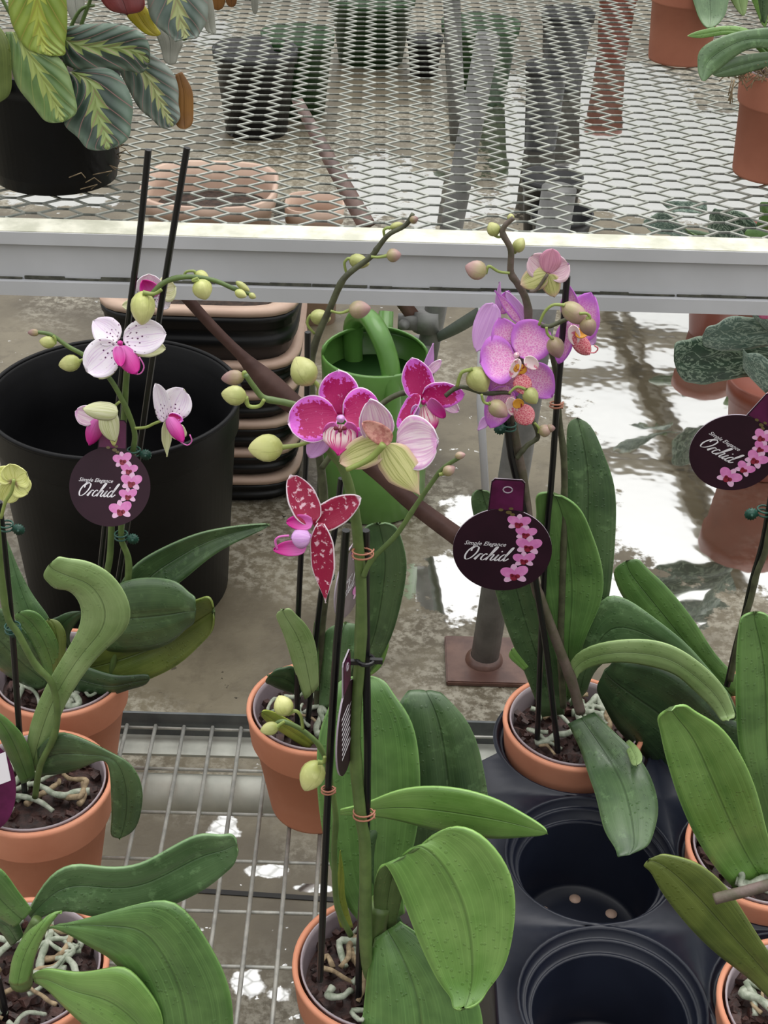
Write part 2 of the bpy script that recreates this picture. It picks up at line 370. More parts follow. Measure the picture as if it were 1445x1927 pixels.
# ---------------------------------------------------------------- sheets: leaves and petals
def sheet(name, rows, mats, parent, th=.0009, label=None):
    bm = bmesh.new(); uvl = bm.loops.layers.uv.new('UVMap'); n = len(rows); k = len(rows[0])
    mid = n//2; c = k//2
    nr = [[None]*k for _ in range(n)]
    for i in range(n):
        for j in range(k):
            a = rows[min(i+1, n-1)][j]-rows[max(i-1, 0)][j]; b = rows[i][min(j+1, k-1)]-rows[i][max(j-1, 0)]
            q = a.cross(b); nr[i][j] = q.normalized() if q.length > 1e-12 else Vector((0, -1, 0))
    s = -1 if nr[mid][c].dot(rows[mid][c]-CAM) > 0 else 1
    F = [[bm.verts.new(rows[i][j]) for j in range(k)] for i in range(n)]
    B = [[bm.verts.new(rows[i][j]-nr[i][j]*s*th) for j in range(k)] for i in range(n)]
    def fc(vs, uvs, mi):
        f = bm.faces.new(vs); f.material_index = mi; f.smooth = True
        for l, q in zip(f.loops, uvs): l[uvl].uv = q
    U = lambda i, j: (j/(k-1), i/(n-1))
    for i in range(n-1):
        for j in range(k-1):
            ids = [(i, j), (i+1, j), (i+1, j+1), (i, j+1)]; uq = [U(*x) for x in ids]
            f = [F[a][b] for a, b in ids]; g = [B[a][b] for a, b in ids]
            if s > 0: fc(f, uq, 0); fc(g[::-1], uq[::-1], 1)
            else: fc(f[::-1], uq[::-1], 0); fc(g, uq, 1)
    rim = [(i, 0) for i in range(n)]+[(n-1, j) for j in range(1, k)]+[(i, k-1) for i in range(n-2, -1, -1)]+[(0, j) for j in range(k-2, 0, -1)]
    for a, b in zip(rim, rim[1:]+rim[:1]):
        vs = [F[a[0]][a[1]], F[b[0]][b[1]], B[b[0]][b[1]], B[a[0]][a[1]]]; uq = [U(*a), U(*b), U(*b), U(*a)]
        if s > 0: vs = vs[::-1]; uq = uq[::-1]
        fc(vs, uq, 0)
    return obj(name, bm, list(mats), parent, smooth=False, label=label, rec=False) if False else _fin(name, bm, mats, parent, label)
def _fin(name, bm, mats, parent, label):
    me = bpy.data.meshes.new(name); bm.to_mesh(me); bm.free()
    for x in mats: me.materials.append(x)
    o = bpy.data.objects.new(name, me); link(o, parent)
    if label: o['label'] = label
    return o
def leaf(parent, st, mat='lf', back='under', Y=(None, None), bulge=.10, gr=.05, tw=0.0, nl=26, nw=11, th=.0016, name='leaf', pt=1.0, label=None, wave=0.0, mb=0.0, zmin=None):
    """stations (left x, left y, right x, right y[, depth]) from base to tip; Y = depth at base and tip"""
    k = len(st); S = []
    for i, q in enumerate(st):
        q = list(q); last = len(q) <= 3
        yy = None
        if last: yy = q[2] if len(q) == 3 else None; q = [q[0], q[1], q[0], q[1]]
        elif len(q) == 5: yy = q[4]; q = q[:4]
        if yy is None: yy = Y[0]+(Y[1]-Y[0])*i/(k-1)
        S.append([(q[0]+q[2])/2, (q[1]+q[3])/2, (q[2]-q[0])/2, (q[3]-q[1])/2, yy])
    base = S[-2][2], S[-2][3]
    n = nl; out = []
    for i in range(n):
        t = i/(n-1); t = 1-(1-t)**1.25; out.append(t*(k-1))
    rows = []; V5 = []
    for i, T in enumerate(out):
        a = min(int(T), k-2); f = T-a
        v = []
        for c in range(5):
            p0, p1, p2, p3 = S[max(a-1, 0)][c], S[a][c], S[a+1][c], S[min(a+2, k-1)][c]
            if c in (2, 3) and a == k-2:
                x = S[a][c]*math.sqrt(max(0, 1-f*f))*pt+S[a][c]*(1-f)*(1-pt)
                # keep tangent continuity at the start of the tip
                x += (p1-p0)*.25*f*(1-f)**2
            else:
                if c in (2, 3) and a == k-3: p3 = p2
                x = .5*((2*p1)+(-p0+p2)*f+(2*p0-5*p1+4*p2-p3)*f*f+(-p0+3*p1-3*p2+p3)*f**3)
            v.append(x)
        V5.append(v)
    for _ in range(3):
        V5 = [V5[0]]+[[(V5[i-1][c]+2*V5[i][c]+V5[i+1][c])/4 for c in range(5)] for i in range(1, n-1)]+[V5[-1]]
    for v in V5:
        mx, my, hx, hy, yy = v
        Lw = at(mx-hx, my-hy, yy+tw); Rw = at(mx+hx, my+hy, yy-tw); Mw = at(mx+hx*mb, my+hy*mb, yy)
        if zmin:
            q = [(mx-hx, my-hy, Lw), (mx+hx*mb, my+hy*mb, Mw), (mx+hx, my+hy, Rw)]; Lw, Mw, Rw = [atz(a_, b_, zmin) if c_.z < zmin else c_ for a_, b_, c_ in q]
        rows.append((Lw, Mw, Rw))
    res = []
    for i, (Lw, Mw, Rw) in enumerate(rows):
        tg = rows[min(i+1, n-1)][1]-rows[max(i-1, 0)][1]; sd = Rw-Lw
        if sd.length < 1e-5: sd = prev
        prev = sd
        nn = tg.cross(sd)
        nn = nn.normalized() if nn.length > 1e-12 else Vector((0, -1, 0))
        if i and nn.dot(pn) < 0: nn = -nn
        if i == 0 and nn.dot(Mw-CAM) > 0: nn = -nn
        pn = nn; w = sd.length if (Rw-Lw).length > 1e-5 else 0
        r = []
        for j in range(nw):
            s = -1+2*j/(nw-1)
            b = (Mw.lerp(Lw, -s) if s < 0 else Mw.lerp(Rw, s))
            h = bulge*(1-s*s)-gr*math.exp(-(s/.16)**2)
            wv = wave*math.sin(i*.9+(2 if s > 0 else 0))*abs(s)**2
            r.append(b+nn*w*(h+wv))
        res.append(r)
    return sheet(name, res, (M[mat], M[back]), parent, th, label)
def petal(parent, b, t, w, Y, mats, dY=0.0, tilt=0.0, shape='round', cup=.12, name='petal', label=None, wave=.02, nl=16, nw=9, bend=0.0, th=.0006):
    """petal from base pixel to tip pixel, w = breadth in pixels, dY = how much further back the tip lies"""
    B = at(b[0], b[1], Y); T = at(t[0], t[1], Y+dY); ax = T-B; Ln = ax.length
    vd = ((B+T)/2-CAM).normalized(); sd = ax.cross(vd).normalized(); dp = sd.cross(ax).normalized()
    if dp.dot(vd) > 0: dp = -dp                       # towards the viewer's side
    a = math.radians(tilt); sd2 = sd*math.cos(a)+dp*math.sin(a); nn = sd2.cross(ax).normalized()
    if nn.dot(vd) > 0: nn = -nn
    hw = w*pxm(b[0], b[1], Y)/2/max(.3, math.cos(a)); rows = []
    ph = random.random()*6
    for i in range(nl):
        s = i/(nl-1)
        if shape == 'round': wd = .12*(1-s)+math.sin(math.pi*min(1, s**.78))**.62*(1 if s < 1 else 0)
        elif shape == 'fan': wd = .10*(1-s)+math.sin(math.pi*min(1, s**1.05))**.52
        elif shape == 'oval': wd = .16*(1-s)+math.sin(math.pi*min(1, s**.85))**.58
        elif shape == 'point': wd = .25*(1-s)+math.sin(math.pi*min(1, s**.75))**1.15
        else: wd = 1.0-.4*s
        if s >= 1: wd = .015
        wd = min(wd, 1.05)
        r = []
        for j in range(nw):
            u = -1+2*j/(nw-1)
            h = cup*((u*u)*wd)+bend*s*s-cup*.6*math.sin(math.pi*s)*.5+wave*math.sin(ph+s*9+u*3)*abs(u)
            r.append(B+ax*s+sd2*hw*u*wd+nn*hw*2*h)
        rows.append(r)
    return sheet(name, rows, (M[mats[0]], M[mats[1]]), parent, th, label)
def uvblob(name, c, ax, length, r, mats, parent, ridge=.06, prof=None, flat=1.0, label=None, seg=18):
    bm = bmesh.new(); uvl = bm.loops.layers.uv.new('UVMap')
    prof = prof or [(0, .12), (.03, .34), (.1, .62), (.24, .9), (.4, 1.0), (.58, .95), (.74, .76), (.87, .5), (.95, .28), (1, .04)]
    ax = ax.normalized(); u = ax.cross(Vector((.3, .5, .81))).normalized(); v = ax.cross(u); rings = []
    for t, q in prof:
        rings.append([bm.verts.new(c+ax*(t-.5)*length+(u*math.cos(a)+v*flat*math.sin(a))*r*q*(1+ridge*math.cos(3*a))) for a in [2*math.pi*k/seg for k in range(seg)]])
    for i, (a, b) in enumerate(zip(rings, rings[1:])):
        for k in range(seg):
            f = bm.faces.new((a[k], a[(k+1) % seg], b[(k+1) % seg], b[k])); f.smooth = True
            for l, q in zip(f.loops, [(k/seg, prof[i][0]), ((k+1)/seg, prof[i][0]), ((k+1)/seg, prof[i+1][0]), (k/seg, prof[i+1][0])]): l[uvl].uv = q
    bm.faces.new(rings[0][::-1]); bm.faces.new(rings[-1])
    bmesh.ops.recalc_face_normals(bm, faces=bm.faces)
    return _fin(name, bm, [M[x] for x in mats], parent, label)
def bud(parent, x, y, ln, wd, ang, Y, mat='bud_green', stalk=None, smat='stalk', dz=0.0):
    """bud centred on a pixel; ang = picture direction of its tip in degrees (0 right, 90 up)"""
    k = pxm(x, y, Y); c = at(x, y, Y); a = math.radians(ang)
    ax = RT*math.cos(a)-DN*math.sin(a)+fw*dz
    o = uvblob('bud', c, ax, ln*k, wd*k/2, (mat,), parent)
    if stalk:
        bm = bmesh.new(); pts = P(stalk+[(x-math.cos(a)*ln*.46, y+math.sin(a)*ln*.46)], Y, 14)
        r = max(.0009, wd*k*.075); tube(bm, pts, [r*(1+.5*(i/13)**3) for i in range(14)], 8)
        obj('bud_stalk', bm, M[smat], o)
    return o
def stem(parent, pts, Y, wpx, mat='stemg', name='flower_spike', n=40, label=None, nodes=True, taper=.6):
    bm = bmesh.new(); w = P(pts, Y, n); k = pxm(pts[0][0], pts[0][1], Y)
    R = []
    for i in range(n):
        f = i/(n-1); r = wpx*k/2*(1-(1-taper)*f)
        if nodes: r *= 1+.16*math.exp(-((i % 12)-6)**2/1.2)
        R.append(r)
    tube(bm, w, R, 10)
    return obj(name, bm, M[mat], parent, label=label)
def stake(parent, pts, Y, wpx=11, mat='stake', name='stake', label=None):
    bm = bmesh.new(); k = pxm(pts[0][0], pts[0][1], Y); tube(bm, P(pts, Y, 16), wpx*k/2, 8)
    return obj(name, bm, M[mat], parent, smooth=False, label=label)
def ring_tie(parent, x, y, Y, r, mat='copper', turns=2):
    bm = bmesh.new(); k = pxm(x, y, Y); c = at(x, y, Y); pts = []
    for i in range(turns*16+1):
        a = i/16*2*math.pi; pts.append(c+Vector((math.cos(a)*r*k, math.sin(a)*r*k*.8, (i/16-turns/2)*r*k*.55)))
    tube(bm, pts, 1.9*k, 6); return obj('twist_tie', bm, M[mat], parent)
def gear_clip(parent, x, y, Y, side=1, s=18, label='green toothed spring clip'):
    k = pxm(x, y, Y)*s; c = at(x, y, Y); bm = bmesh.new()
    for dz in (-.25, .25):
        tube(bm, [c+Vector((math.cos(a)*k*.75, math.sin(a)*k*.75, dz*k)) for a in [i*2*math.pi/14 for i in range(15)]], k*.11, 6)
    e = c+Vector((side*k*1.45, -k*.3, -.1*k))
    for q in (0, k*.35):
        rg = [bm.verts.new(e+Vector((math.cos(a)*k*rr, -q, math.sin(a)*k*rr))) for a, rr in [(2*math.pi*i/28, .72 if i % 2 else .56) for i in range(28)]]
        if q == 0: r0 = rg; bm.faces.new(rg)
        else:
            bm.faces.new(rg[::-1])
            for i in range(28): bm.faces.new((r0[i], r0[(i+1) % 28], rg[(i+1) % 28], rg[i]))
    blob(bm, e+Vector((0, -k*.4, 0)), Vector((0, -1, 0)), k*.5, k*.2, 8)
    tube(bm, [c+Vector((side*k*.6, 0, .1*k)), e+Vector((-side*.2*k, 0, 0))], k*.16, 6)
    return obj('stem_clip', bm, M['clip'], parent, label=label)
# ---------------------------------------------------------------- setting
bm = bmesh.new(); box(bm, (0.5, 4, -.05), (16, 16, .1)); obj('floor', bm, M['floor'], smooth=False, kind='structure')
a = atz(300, 1672, 0); b = atz(720, 1700, 0); dd = (b-a).normalized()
bm = bmesh.new(); rot = Matrix.Rotation(math.atan2(dd.y, dd.x), 3, 'Z')
box(bm, (a+b)/2+Vector((0, 0, .0006)), (6, .006, .0012), rot); obj('trim_1', bm, M['drop'], smooth=False, kind='structure')
# glazing bars of the roof over the aisle (seen mirrored in the standing water)
ZR = 3.2
def mirror_pt(px, py):
    r = ray(px, py); p = CAM + r*((-ZR-CAM.z)/r.z); return Vector((p.x, p.y, ZR))
def bar(n, p0, p1, w_, ext=1.5):
    A_, B_ = mirror_pt(*p0), mirror_pt(*p1); d = (B_-A_).normalized(); A_ = A_-d*ext; B_ = B_+d*ext
    bm = bmesh.new(); c = (A_+B_)/2; box(bm, c, ((B_-A_).length, w_, .09), Matrix.Rotation(math.atan2(d.y, d.x), 3, 'Z'))
    obj('trim_%d' % n, bm, M['barm'], smooth=False, kind='structure')
M['barm'] = simple('roof_bar', (150, 140, 116), .6, .1, 5)
bar(2, (1145, 600), (1330, 1010), .09); bar(3, (1180, 600), (1345, 985), .045)
bar(4, (1130, 622), (1330, 648), .10, .9); bar(5, (1120, 712), (1420, 716), .05, .9); bar(6, (1100, 855), (1420, 900), .07, .9)
bar(7, (905, 560), (1000, 900), .07, .6)

# ---------------------------------------------------------------- lower wire shelf
ZS = .265
shelf = thing('wire_shelf', 'low galvanised wire grid shelf carrying the orchid pots', 'shelf', (0.05, .6, ZS))
p0 = atz(722, 1377, ZS); YB = p0.y
x5 = atz(479.5, 1615.6, ZS)
bm = bmesh.new(); x = x5.x-.0254*16
while x < -.42: x += .0254
while x < .62:
    tube(bm, [(x, .30, ZS), (x, YB, ZS)], .0018, 6); x += .0254
y = YB
ys = []
while y > .30: ys.append(y); y -= .0518
for y in ys: tube(bm, [(-.42, y, ZS-.0030), (.60, y, ZS-.0030)], .0015, 6)
obj('wire_grid', bm, M['wire'], shelf)
bm = bmesh.new()
ya = atz(400, 1344, ZS+.010).y
box(bm, (.09, ya, ZS-.003), (1.06, .0025, .026)); obj('back_angle', bm, M['angle'], shelf, smooth=False)
bm = bmesh.new(); box(bm, (.09, ya-.013, ZS-.0165), (1.06, .026, .0025)); obj('angle_ledge', bm, M['tube'], shelf, smooth=False)
bm = bmesh.new(); yt = atz(430, 1492, ZS-.02).y
tube(bm, [(-.42, yt, ZS-.0215), (.60, yt, ZS-.0215)], .0165, 20); obj('cross_tube', bm, M['tube'], shelf)
bm = bmesh.new()
for xx in (-.40, .58):
    for yy in (.31, YB+.01): box(bm, (xx, yy, (ZS-.03)/2+.0005), (.025, .025, ZS-.029))
obj('leg', bm, M['galv'], shelf, smooth=False)

# ---------------------------------------------------------------- upper bench
ZB = .657
A = atz(0, 430, ZB); B = atz(1445, 470, ZB); ex = (B-A).normalized(); ey = Vector((-ex.y, ex.x, 0)); O = (A+B)/2
bench = thing('mesh_bench', 'long pale aluminium greenhouse bench with expanded metal top', 'bench', O-Vector((0, 0, ZB)))
rb = Matrix.Rotation(math.atan2(ex.y, ex.x), 3, 'Z')
def bp(x, y, z): return O+ex*x+ey*y+Vector((0, 0, z-ZB))
bm = bmesh.new(); SWD, LWD = .0234, .0508; DEP = 1.15; nc = int(1.9/(LWD/2)); nrw = int(DEP/(SWD/2))
x0 = -.92
for r in range(nrw):
    for c in range(nc):
        # each strand piece runs between two knuckles
        if (r+c) % 2: p, q = (c, r), (c+1, r+1)
        else: p, q = (c, r+1), (c+1, r)
        a_ = bp(x0+p[0]*LWD/2, .012+p[1]*SWD/2, ZB-.004); b_ = bp(x0+q[0]*LWD/2, .012+q[1]*SWD/2, ZB-.004)
        d = (b_-a_); s = d.cross(Vector((0, 0, 1))).normalized()*.00085; up = Vector((0, 0, .0009))
        # flatten at the knuckles like slit and stretched sheet
        k1 = a_+ex*.0055; k2 = b_-ex*.0055
        pts = [a_, k1, k2, b_]
        rg = []
        for w in pts: rg.append([bm.verts.new(w+s*u+up*v) for u, v in ((1, .6), (-1, 1), (-1, -.6), (1, -1))])
        for g1, g2 in zip(rg, rg[1:]):
            for k in range(4): bm.faces.new((g1[k], g1[(k+1) % 4], g2[(k+1) % 4], g2[k]))
obj('mesh_top', bm, M['mesh'], bench, smooth=False)
RH = .058
bm = bmesh.new()
def bbox(bm, x, y, z, sx, sy, sz): box(bm, bp(x, y, z), (sx, sy, sz), rb)
bbox(bm, 0, -.0045, ZB-.0055, 1.9, .005, .011)            # upper flange
bbox(bm, 0, .0015, ZB-RH/2, 1.9, .004, RH)               # web
bbox(bm, 0, -.004, ZB-RH+.0065, 1.9, .006, .013)         # lower flange
bbox(bm, 0, .02, ZB-RH+.001, 1.9, .036, .002)
obj('front_rail', bm, M['rail'], bench, smooth=False)
bm = bmesh.new(); bbox(bm, 0, .0085, ZB+.0002, 1.9, .029, .0012); obj('rail_lip', bm, M['railtop'], bench, smooth=False, label='weathered cream lip along the rail')
bm = bmesh.new(); random.seed(3)
x = -.9
while x < .9:
    l = random.uniform(.01, .05); h = random.uniform(.0010, .0030); bbox(bm, x+l/2, -.0012, ZB-RH+.0135+h/2, l, random.uniform(.001, .003), h); x += l*random.uniform(.9, 1.1)
obj('seam_dirt', bm, M['grime'], bench, smooth=False, label='dark dirt caught in the rail seam')
# legs
def leg(px0, py0, px1, py1, Yb, rad, plate=True, mat='steelpost'):
    base = atz(px0, py0, 0) if Yb is None else Yb
    top = at(px1, py1, base.y-.02 if plate else base.y)
    d = (top-base); top = base+d*((ZB-.03)/top.z)
    bm = bmesh.new(); tube(bm, [base, base.lerp(top, .5), top], rad, 24); l = obj('leg', bm, M[mat], bench)
    if plate:
        bm = bmesh.new(); box(bm, (base.x+.005, base.y+.002, .0035), (.106, .092, .007)); bmesh.ops.bevel(bm, geom=list(bm.edges), offset=.0015, segments=2, affect='EDGES')
        obj('base_plate', bm, M['rust'], l, smooth=False, label='rusty square foot plate')
        bm = bmesh.new(); lathe(bm, [(rad*1.35, .007), (rad*1.3, .011), (rad*1.02, .016), (rad*.98, .016)], base-Vector((0, 0, base.z)), 24); obj('weld_collar', bm, M['rust'], l)
    return base, top, l
b1, t1, l1 = leg(910, 1250, 1018, 570, None, .0175)
b2, t2, l2 = leg(772, 830, 824, 560, None, .0165, plate=False)
b3, t3, l3 = leg(862, 268, 858, 180, None, .02, plate=False, mat='steelpost')
# clamp on the far leg
f = .60; pc = at(803, 600, b2.y); bm = bmesh.new()
tube(bm, [pc+Vector((0, 0, -.016)), pc+Vector((0, 0, .016))], .023, 20); box(bm, pc+Vector((-.028, -.012, 0)), (.03, .012, .022)); blob(bm, pc+Vector((-.034, -.022, 0)), Vector((0, -1, 0)), .02, .009, 8)
obj('leg_clamp', bm, M['steelpost'], l2)
bm = bmesh.new(); pc2 = at(793, 655, b2.y); tube(bm, [pc2+Vector((0, 0, -.012)), pc2+Vector((0, 0, .012))], .021, 20); blob(bm, pc2+Vector((-.03, -.012, 0)), Vector((-1, -.3, 0)), .03, .007, 8)
obj('leg_clamp', bm, M['steelpost'], l2)
def strap(pts, wid, th, mat, name='brace', label=None, tws=None):
    n = 30; w = cr([(p[0], p[1], p[2]) for p in pts], n); Wp = [at(*q) for q in w]
    hw = cr([(x, 0) for x in wid], n); bm = bmesh.new(); rg = []
    for i, p in enumerate(Wp):
        t = (Wp[min(i+1, n-1)]-Wp[max(i-1, 0)]).normalized(); vd = (p-CAM).normalized(); s = t.cross(vd).normalized(); q = s.cross(t).normalized()
        a_ = s*hw[i][0]*pxm(w[i][0], w[i][1], w[i][2])/2; b_ = q*th/2
        rg.append([bm.verts.new(p+a_*u+b_*v) for u, v in ((1, 1), (-1, 1), (-1, -1), (1, -1))])
    for g1, g2 in zip(rg, rg[1:]):
        for k in range(4): bm.faces.new((g1[k], g1[(k+1) % 4], g2[(k+1) % 4], g2[k]))
    bm.faces.new(rg[0]); bm.faces.new(rg[-1]); return obj(name, bm, M[mat], bench, label=label)
strap([(322, 528, 1.32), (400, 615, 1.33), (455, 670, 1.335), (505, 722, 1.34), (570, 775, 1.345), (700, 880, 1.36), (780, 950, 1.37), (868, 1015, 1.375)], [22, 20, 22, 46, 36, 30, 32, 36], .004, 'rust2', label='twisted brown flat brace')
strap([(740, 545, 1.9), (790, 612, 1.93)], [26, 26], .006, 'rust', label='dark rusty strut at the clamp')
strap([(815, 640, 1.95), (870, 610, 1.8), (945, 562, 1.62)], [14, 24, 24], .005, 'brace', label='flat grey brace')
strap([(560, 190, 2.35), (620, 300, 2.1), (690, 425, 1.9)], [20, 26, 34], .01, 'rust', label='dark rusty brace under the mesh')
bm = bmesh.new(); tube(bm, [at(908, 548, 1.34), at(904, 760, 1.30), at(916, 965, 1.28)], .0042, 8); obj('thin_rod', bm, M['rail'], bench)

# ---------------------------------------------------------------- pots
def clay_pot(parent, c, h=.105, rt=.0565, rb_=.0385, mat='terra', liner=True, name='pot'):
    bm = bmesh.new(); rh = .032
    pr = [(0, .004), (rb_*.9, .004), (rb_*.93, 0), (rb_*.98, .0005), (rb_, .003), (rt*.885, h-rh-.001), (rt*.93, h-rh), (rt*.945, h-rh+.002), (rt*.985, h-.006), (rt, h-.003), (rt*.995, h), (rt*.94, h), (rt*.93, h-.003), (rt*.90, h-.02), (rt*.86, h-.03), (rb_*.85, .01), (0, .01)]
    lathe(bm, pr, c, 64); bmesh.ops.remove_doubles(bm, verts=bm.verts, dist=1e-6)
    p = obj(name, bm, M[mat], parent)
    if liner:
        bm = bmesh.new(); lathe(bm, [(rt*.80, h-.045), (rt*.895, h-.002), (rt*.905, h-.001), (rt*.905, h+.0005), (rt*.885, h+.0005), (rt*.87, h-.004), (rt*.78, h-.045)], c, 56); obj('inner_liner', bm, M['liner'], parent, label='clear plastic liner cup')
    return p
def bark(parent, c, r, seed, n=130, up=.0):
    rnd = random.Random(seed); bm = bmesh.new()
    rg = lathe(bm, [(r, -.010), (r*.6, -.006), (.001, -.004)], c+Vector((0, 0, up)), 24)
    for i in range(n):
        a = rnd.uniform(0, 6.283); q = r*math.sqrt(rnd.random())*.95; s = rnd.uniform(.003, .009)
        M4 = Matrix.Rotation(rnd.uniform(0, 6), 3, 'Z') @ Matrix.Rotation(rnd.uniform(-.7, .7), 3, 'X') @ Matrix.Rotation(rnd.uniform(-.7, .7), 3, 'Y')
        vs = box(bm, c+Vector((q*math.cos(a), q*math.sin(a), up-.006+rnd.uniform(-.002, .005))), (s, s*rnd.uniform(.5, .9), s*rnd.uniform(.35, .7)), M4)
        for v in vs: v.co += Vector((rnd.uniform(-1, 1), rnd.uniform(-1, 1), rnd.uniform(-1, 1)))*s*.12
    return obj('bark', bm, M['bark'], parent, smooth=False, kind='stuff')
def roots(parent, c, r, seed, n=7, up=.002):
    rnd = random.Random(seed)
    for i in range(n):
        a = rnd.uniform(0, 6.283); q = r*rnd.uniform(.3, .85); p = c+Vector((q*math.cos(a), q*math.sin(a), up)); d = rnd.uniform(0, 6.283); pts = []
        L_ = rnd.uniform(.03, .065)
        for k in range(7):
            pts.append(p.copy()); d += rnd.uniform(-.65, .65); st = Vector((math.cos(d), math.sin(d), 0))*L_/6; p2 = p+st
            if (p2-c).to_2d().length > r*.86: d += 2.0; p2 = p+Vector((math.cos(d), math.sin(d), 0))*L_/6
            p = p2; p.z = c.z+up+.004*math.sin(k/6*math.pi*rnd.choice((1, 1.4)))+rnd.uniform(-.001, .001)
        bm = bmesh.new(); w = cr([tuple(x) for x in pts], 20); rr = rnd.uniform(.0015, .0033)
        tube(bm, w, [rr*(1-.35*(k/19))*(1+.08*math.sin(k*1.7)) for k in range(20)], 9)
        obj('aerial_root', bm, M['root' if rnd.random() < .7 else 'oldroot'], parent)
ZP = ZS+.105+.002
def orchid(px, py, label, seed, group=None, cx=None, mat='terra', nr=8, Zb=None):
    c = atz(px, py, ZP); base = Vector((c.x, c.y, ZS+.002))
    t = thing('potted_orchid', label, 'orchid', base, group)
    clay_pot(t, base, mat=mat); top = base+Vector((0, 0, .097))
    bark(t, top, .048, seed); roots(t, top, .048, seed+50, nr+6)
    return t, c.y
# ---------------------------------------------------------------- orchids
# O1: white flowered, back left
o, y = orchid(112, 1262, 'potted orchid with white spotted magenta-lipped flowers in front of the big black tub', 11); Y = y
OA = o
leaf(o, [(215, 1120, 265, 1165), (250, 1068, 310, 1118), (300, 1036, 352, 1086), (370, 1006, 400, 1046), (430, 993, 455, 1016), (507, 988)], 'lfd', Y=(Y, Y+.04), pt=.2, bulge=-.12)
leaf(o, [(130, 1300, 140, 1240), (200, 1308, 200, 1210), (270, 1283, 290, 1180), (335, 1252, 345, 1140), (385, 1205, 380, 1127), (401, 1152)], 'lfo', Y=(Y-.01, Y-.02), bulge=-.08)
leaf(o, [(140, 1300, 150, 1250), (200, 1310, 210, 1270), (250, 1296, 255, 1270), (282, 1278)], 'lfdd', Y=(Y-.02, Y-.03))
leaf(o, [(170, 1140, 165, 1215), (225, 1096, 215, 1228), (280, 1087, 275, 1226), (330, 1094, 322, 1210), (357, 1118, 355, 1180), (369, 1150)], 'lfd', Y=(Y-.005, Y-.035), bulge=.10)
leaf(o, [(60, 1260, 100, 1235), (30, 1170, 98, 1172), (18, 1100, 62, 1120), (14, 1050, 32, 1062), (10, 1010)], 'lfg', Y=(Y, Y+.02), pt=.3)
leaf(o, [(70, 1300, 115, 1270), (10, 1270, 70, 1215), (-50, 1215, 10, 1150), (-70, 1160)], 'lfd', Y=(Y-.02, Y-.03))
leaf(o, [(92, 1280, 118, 1262), (66, 1220, 108, 1205), (42, 1180, 78, 1160), (34, 1152)], 'lf', Y=(Y-.025, Y-.03))
leaf(o, [(100, 1270, 120, 1262), (92, 1215, 125, 1200), (90, 1180, 115, 1175), (92, 1165)], 'lfo', Y=(Y-.027, Y-.02))
leaf(o, [(125, 1220, 150, 1240), (95, 1172, 130, 1200), (110, 1160, 150, 1165), (152, 1150)], 'lfdd', Y=(Y-.01, Y-.01))
for a, b, c_, d_ in ((60, 1300, 150, 1292), (90, 1320, 190, 1315), (130, 1290, 175, 1330)): pass
stake(o, [(279, 282), (262, 450), (247, 560), (215, 830), (190, 1060), (167, 1290)], Y+.01, 13)
stake(o, [(352, 278), (315, 500), (285, 690), (262, 850), (226, 1070), (186, 1300)], Y+.005, 13)
stem(o, [(150, 1290), (180, 1150), (205, 1060), (212, 960), (232, 800), (240, 690), (262, 600), (285, 556), (312, 530), (352, 521), (400, 527), (440, 543), (478, 556)], Y-.002, 13, 'stemg', taper=.5, n=60)
stem(o, [(205, 1290), (242, 1080), (228, 1010), (235, 930), (250, 850), (252, 808), (226, 745), (198, 702), (160, 670), (128, 652), (96, 630), (68, 625)], Y-.006, 12, 'stemg', taper=.5, n=60)
def flower(parent, px, py, Y, r=6, mat='p_liptip', d=None, label=None):
    k = pxm(px, py, Y); c = at(px, py, Y); ax = d if d else -ray(px, py).normalized()
    return uvblob('flower', c, ax, r*2.2*k, r*.62*k, (mat,), parent, ridge=.04, label=label)
Yf = Y-.02
fl = flower(o, 226, 646, Yf-.004, 9, label='open white spotted flower facing front')
petal(fl, (222, 640), (176, 603), 50, Yf+.003, ('p_white', 'p_cream'), dY=.012, name='sepal', shape='oval')
petal(fl, (246, 652), (311, 656), 34, Yf+.004, ('p_cream', 'p_cream'), dY=.008, name='sepal', shape='oval')
petal(fl, (216, 668), (186, 712), 34, Yf+.006, ('p_cream', 'p_cream'), dY=.008, name='sepal', shape='oval')
petal(fl, (222, 648), (164, 700), 66, Yf, ('p_white', 'p_cream'), dY=-.006, tilt=15, shape='fan')
petal(fl, (232, 640), (312, 628), 62, Yf, ('p_white', 'p_cream'), dY=.0, tilt=-10, shape='fan')
petal(fl, (226, 650), (257, 703), 36, Yf-.006, ('p_liptip', 'p_liptip'), dY=-.012, shape='fan', cup=-.25, name='lip')
petal(fl, (222, 652), (228, 690), 20, Yf-.008, ('p_liptip', 'p_liptip'), dY=-.01, shape='oval', cup=.3, name='lip')
bm = bmesh.new(); tube(bm, P([(262, 672), (271, 690), (262, 704), (240, 700)], Yf-.016, 12), .0005, 6); obj('tendril', bm, M['p_liptip'], fl)
fl = flower(o, 319, 788, Yf, 6, label='white flower turned to the right')
petal(fl, (313, 792), (293, 722), 30, Yf-.004, ('p_white', 'p_cream'), dY=-.004, tilt=35, shape='oval')
petal(fl, (320, 786), (345, 732), 58, Yf, ('p_white', 'p_cream'), dY=.006, tilt=-15, shape='fan')
petal(fl, (313, 792), (314, 860), 17, Yf-.002, ('p_cream', 'p_yellow'), name='sepal', shape='point')
petal(fl, (322, 806), (350, 820), 28, Yf+.004, ('p_cream', 'p_cream'), name='sepal', shape='oval')
petal(fl, (317, 785), (345, 832), 26, Yf-.008, ('p_liptip', 'p_liptip'), dY=-.008, cup=-.3, name='lip', shape='oval')
petal(fl, (317, 782), (345, 792), 16, Yf-.006, ('p_magenta', 'p_liptip'), cup=.2, name='lip', shape='oval')
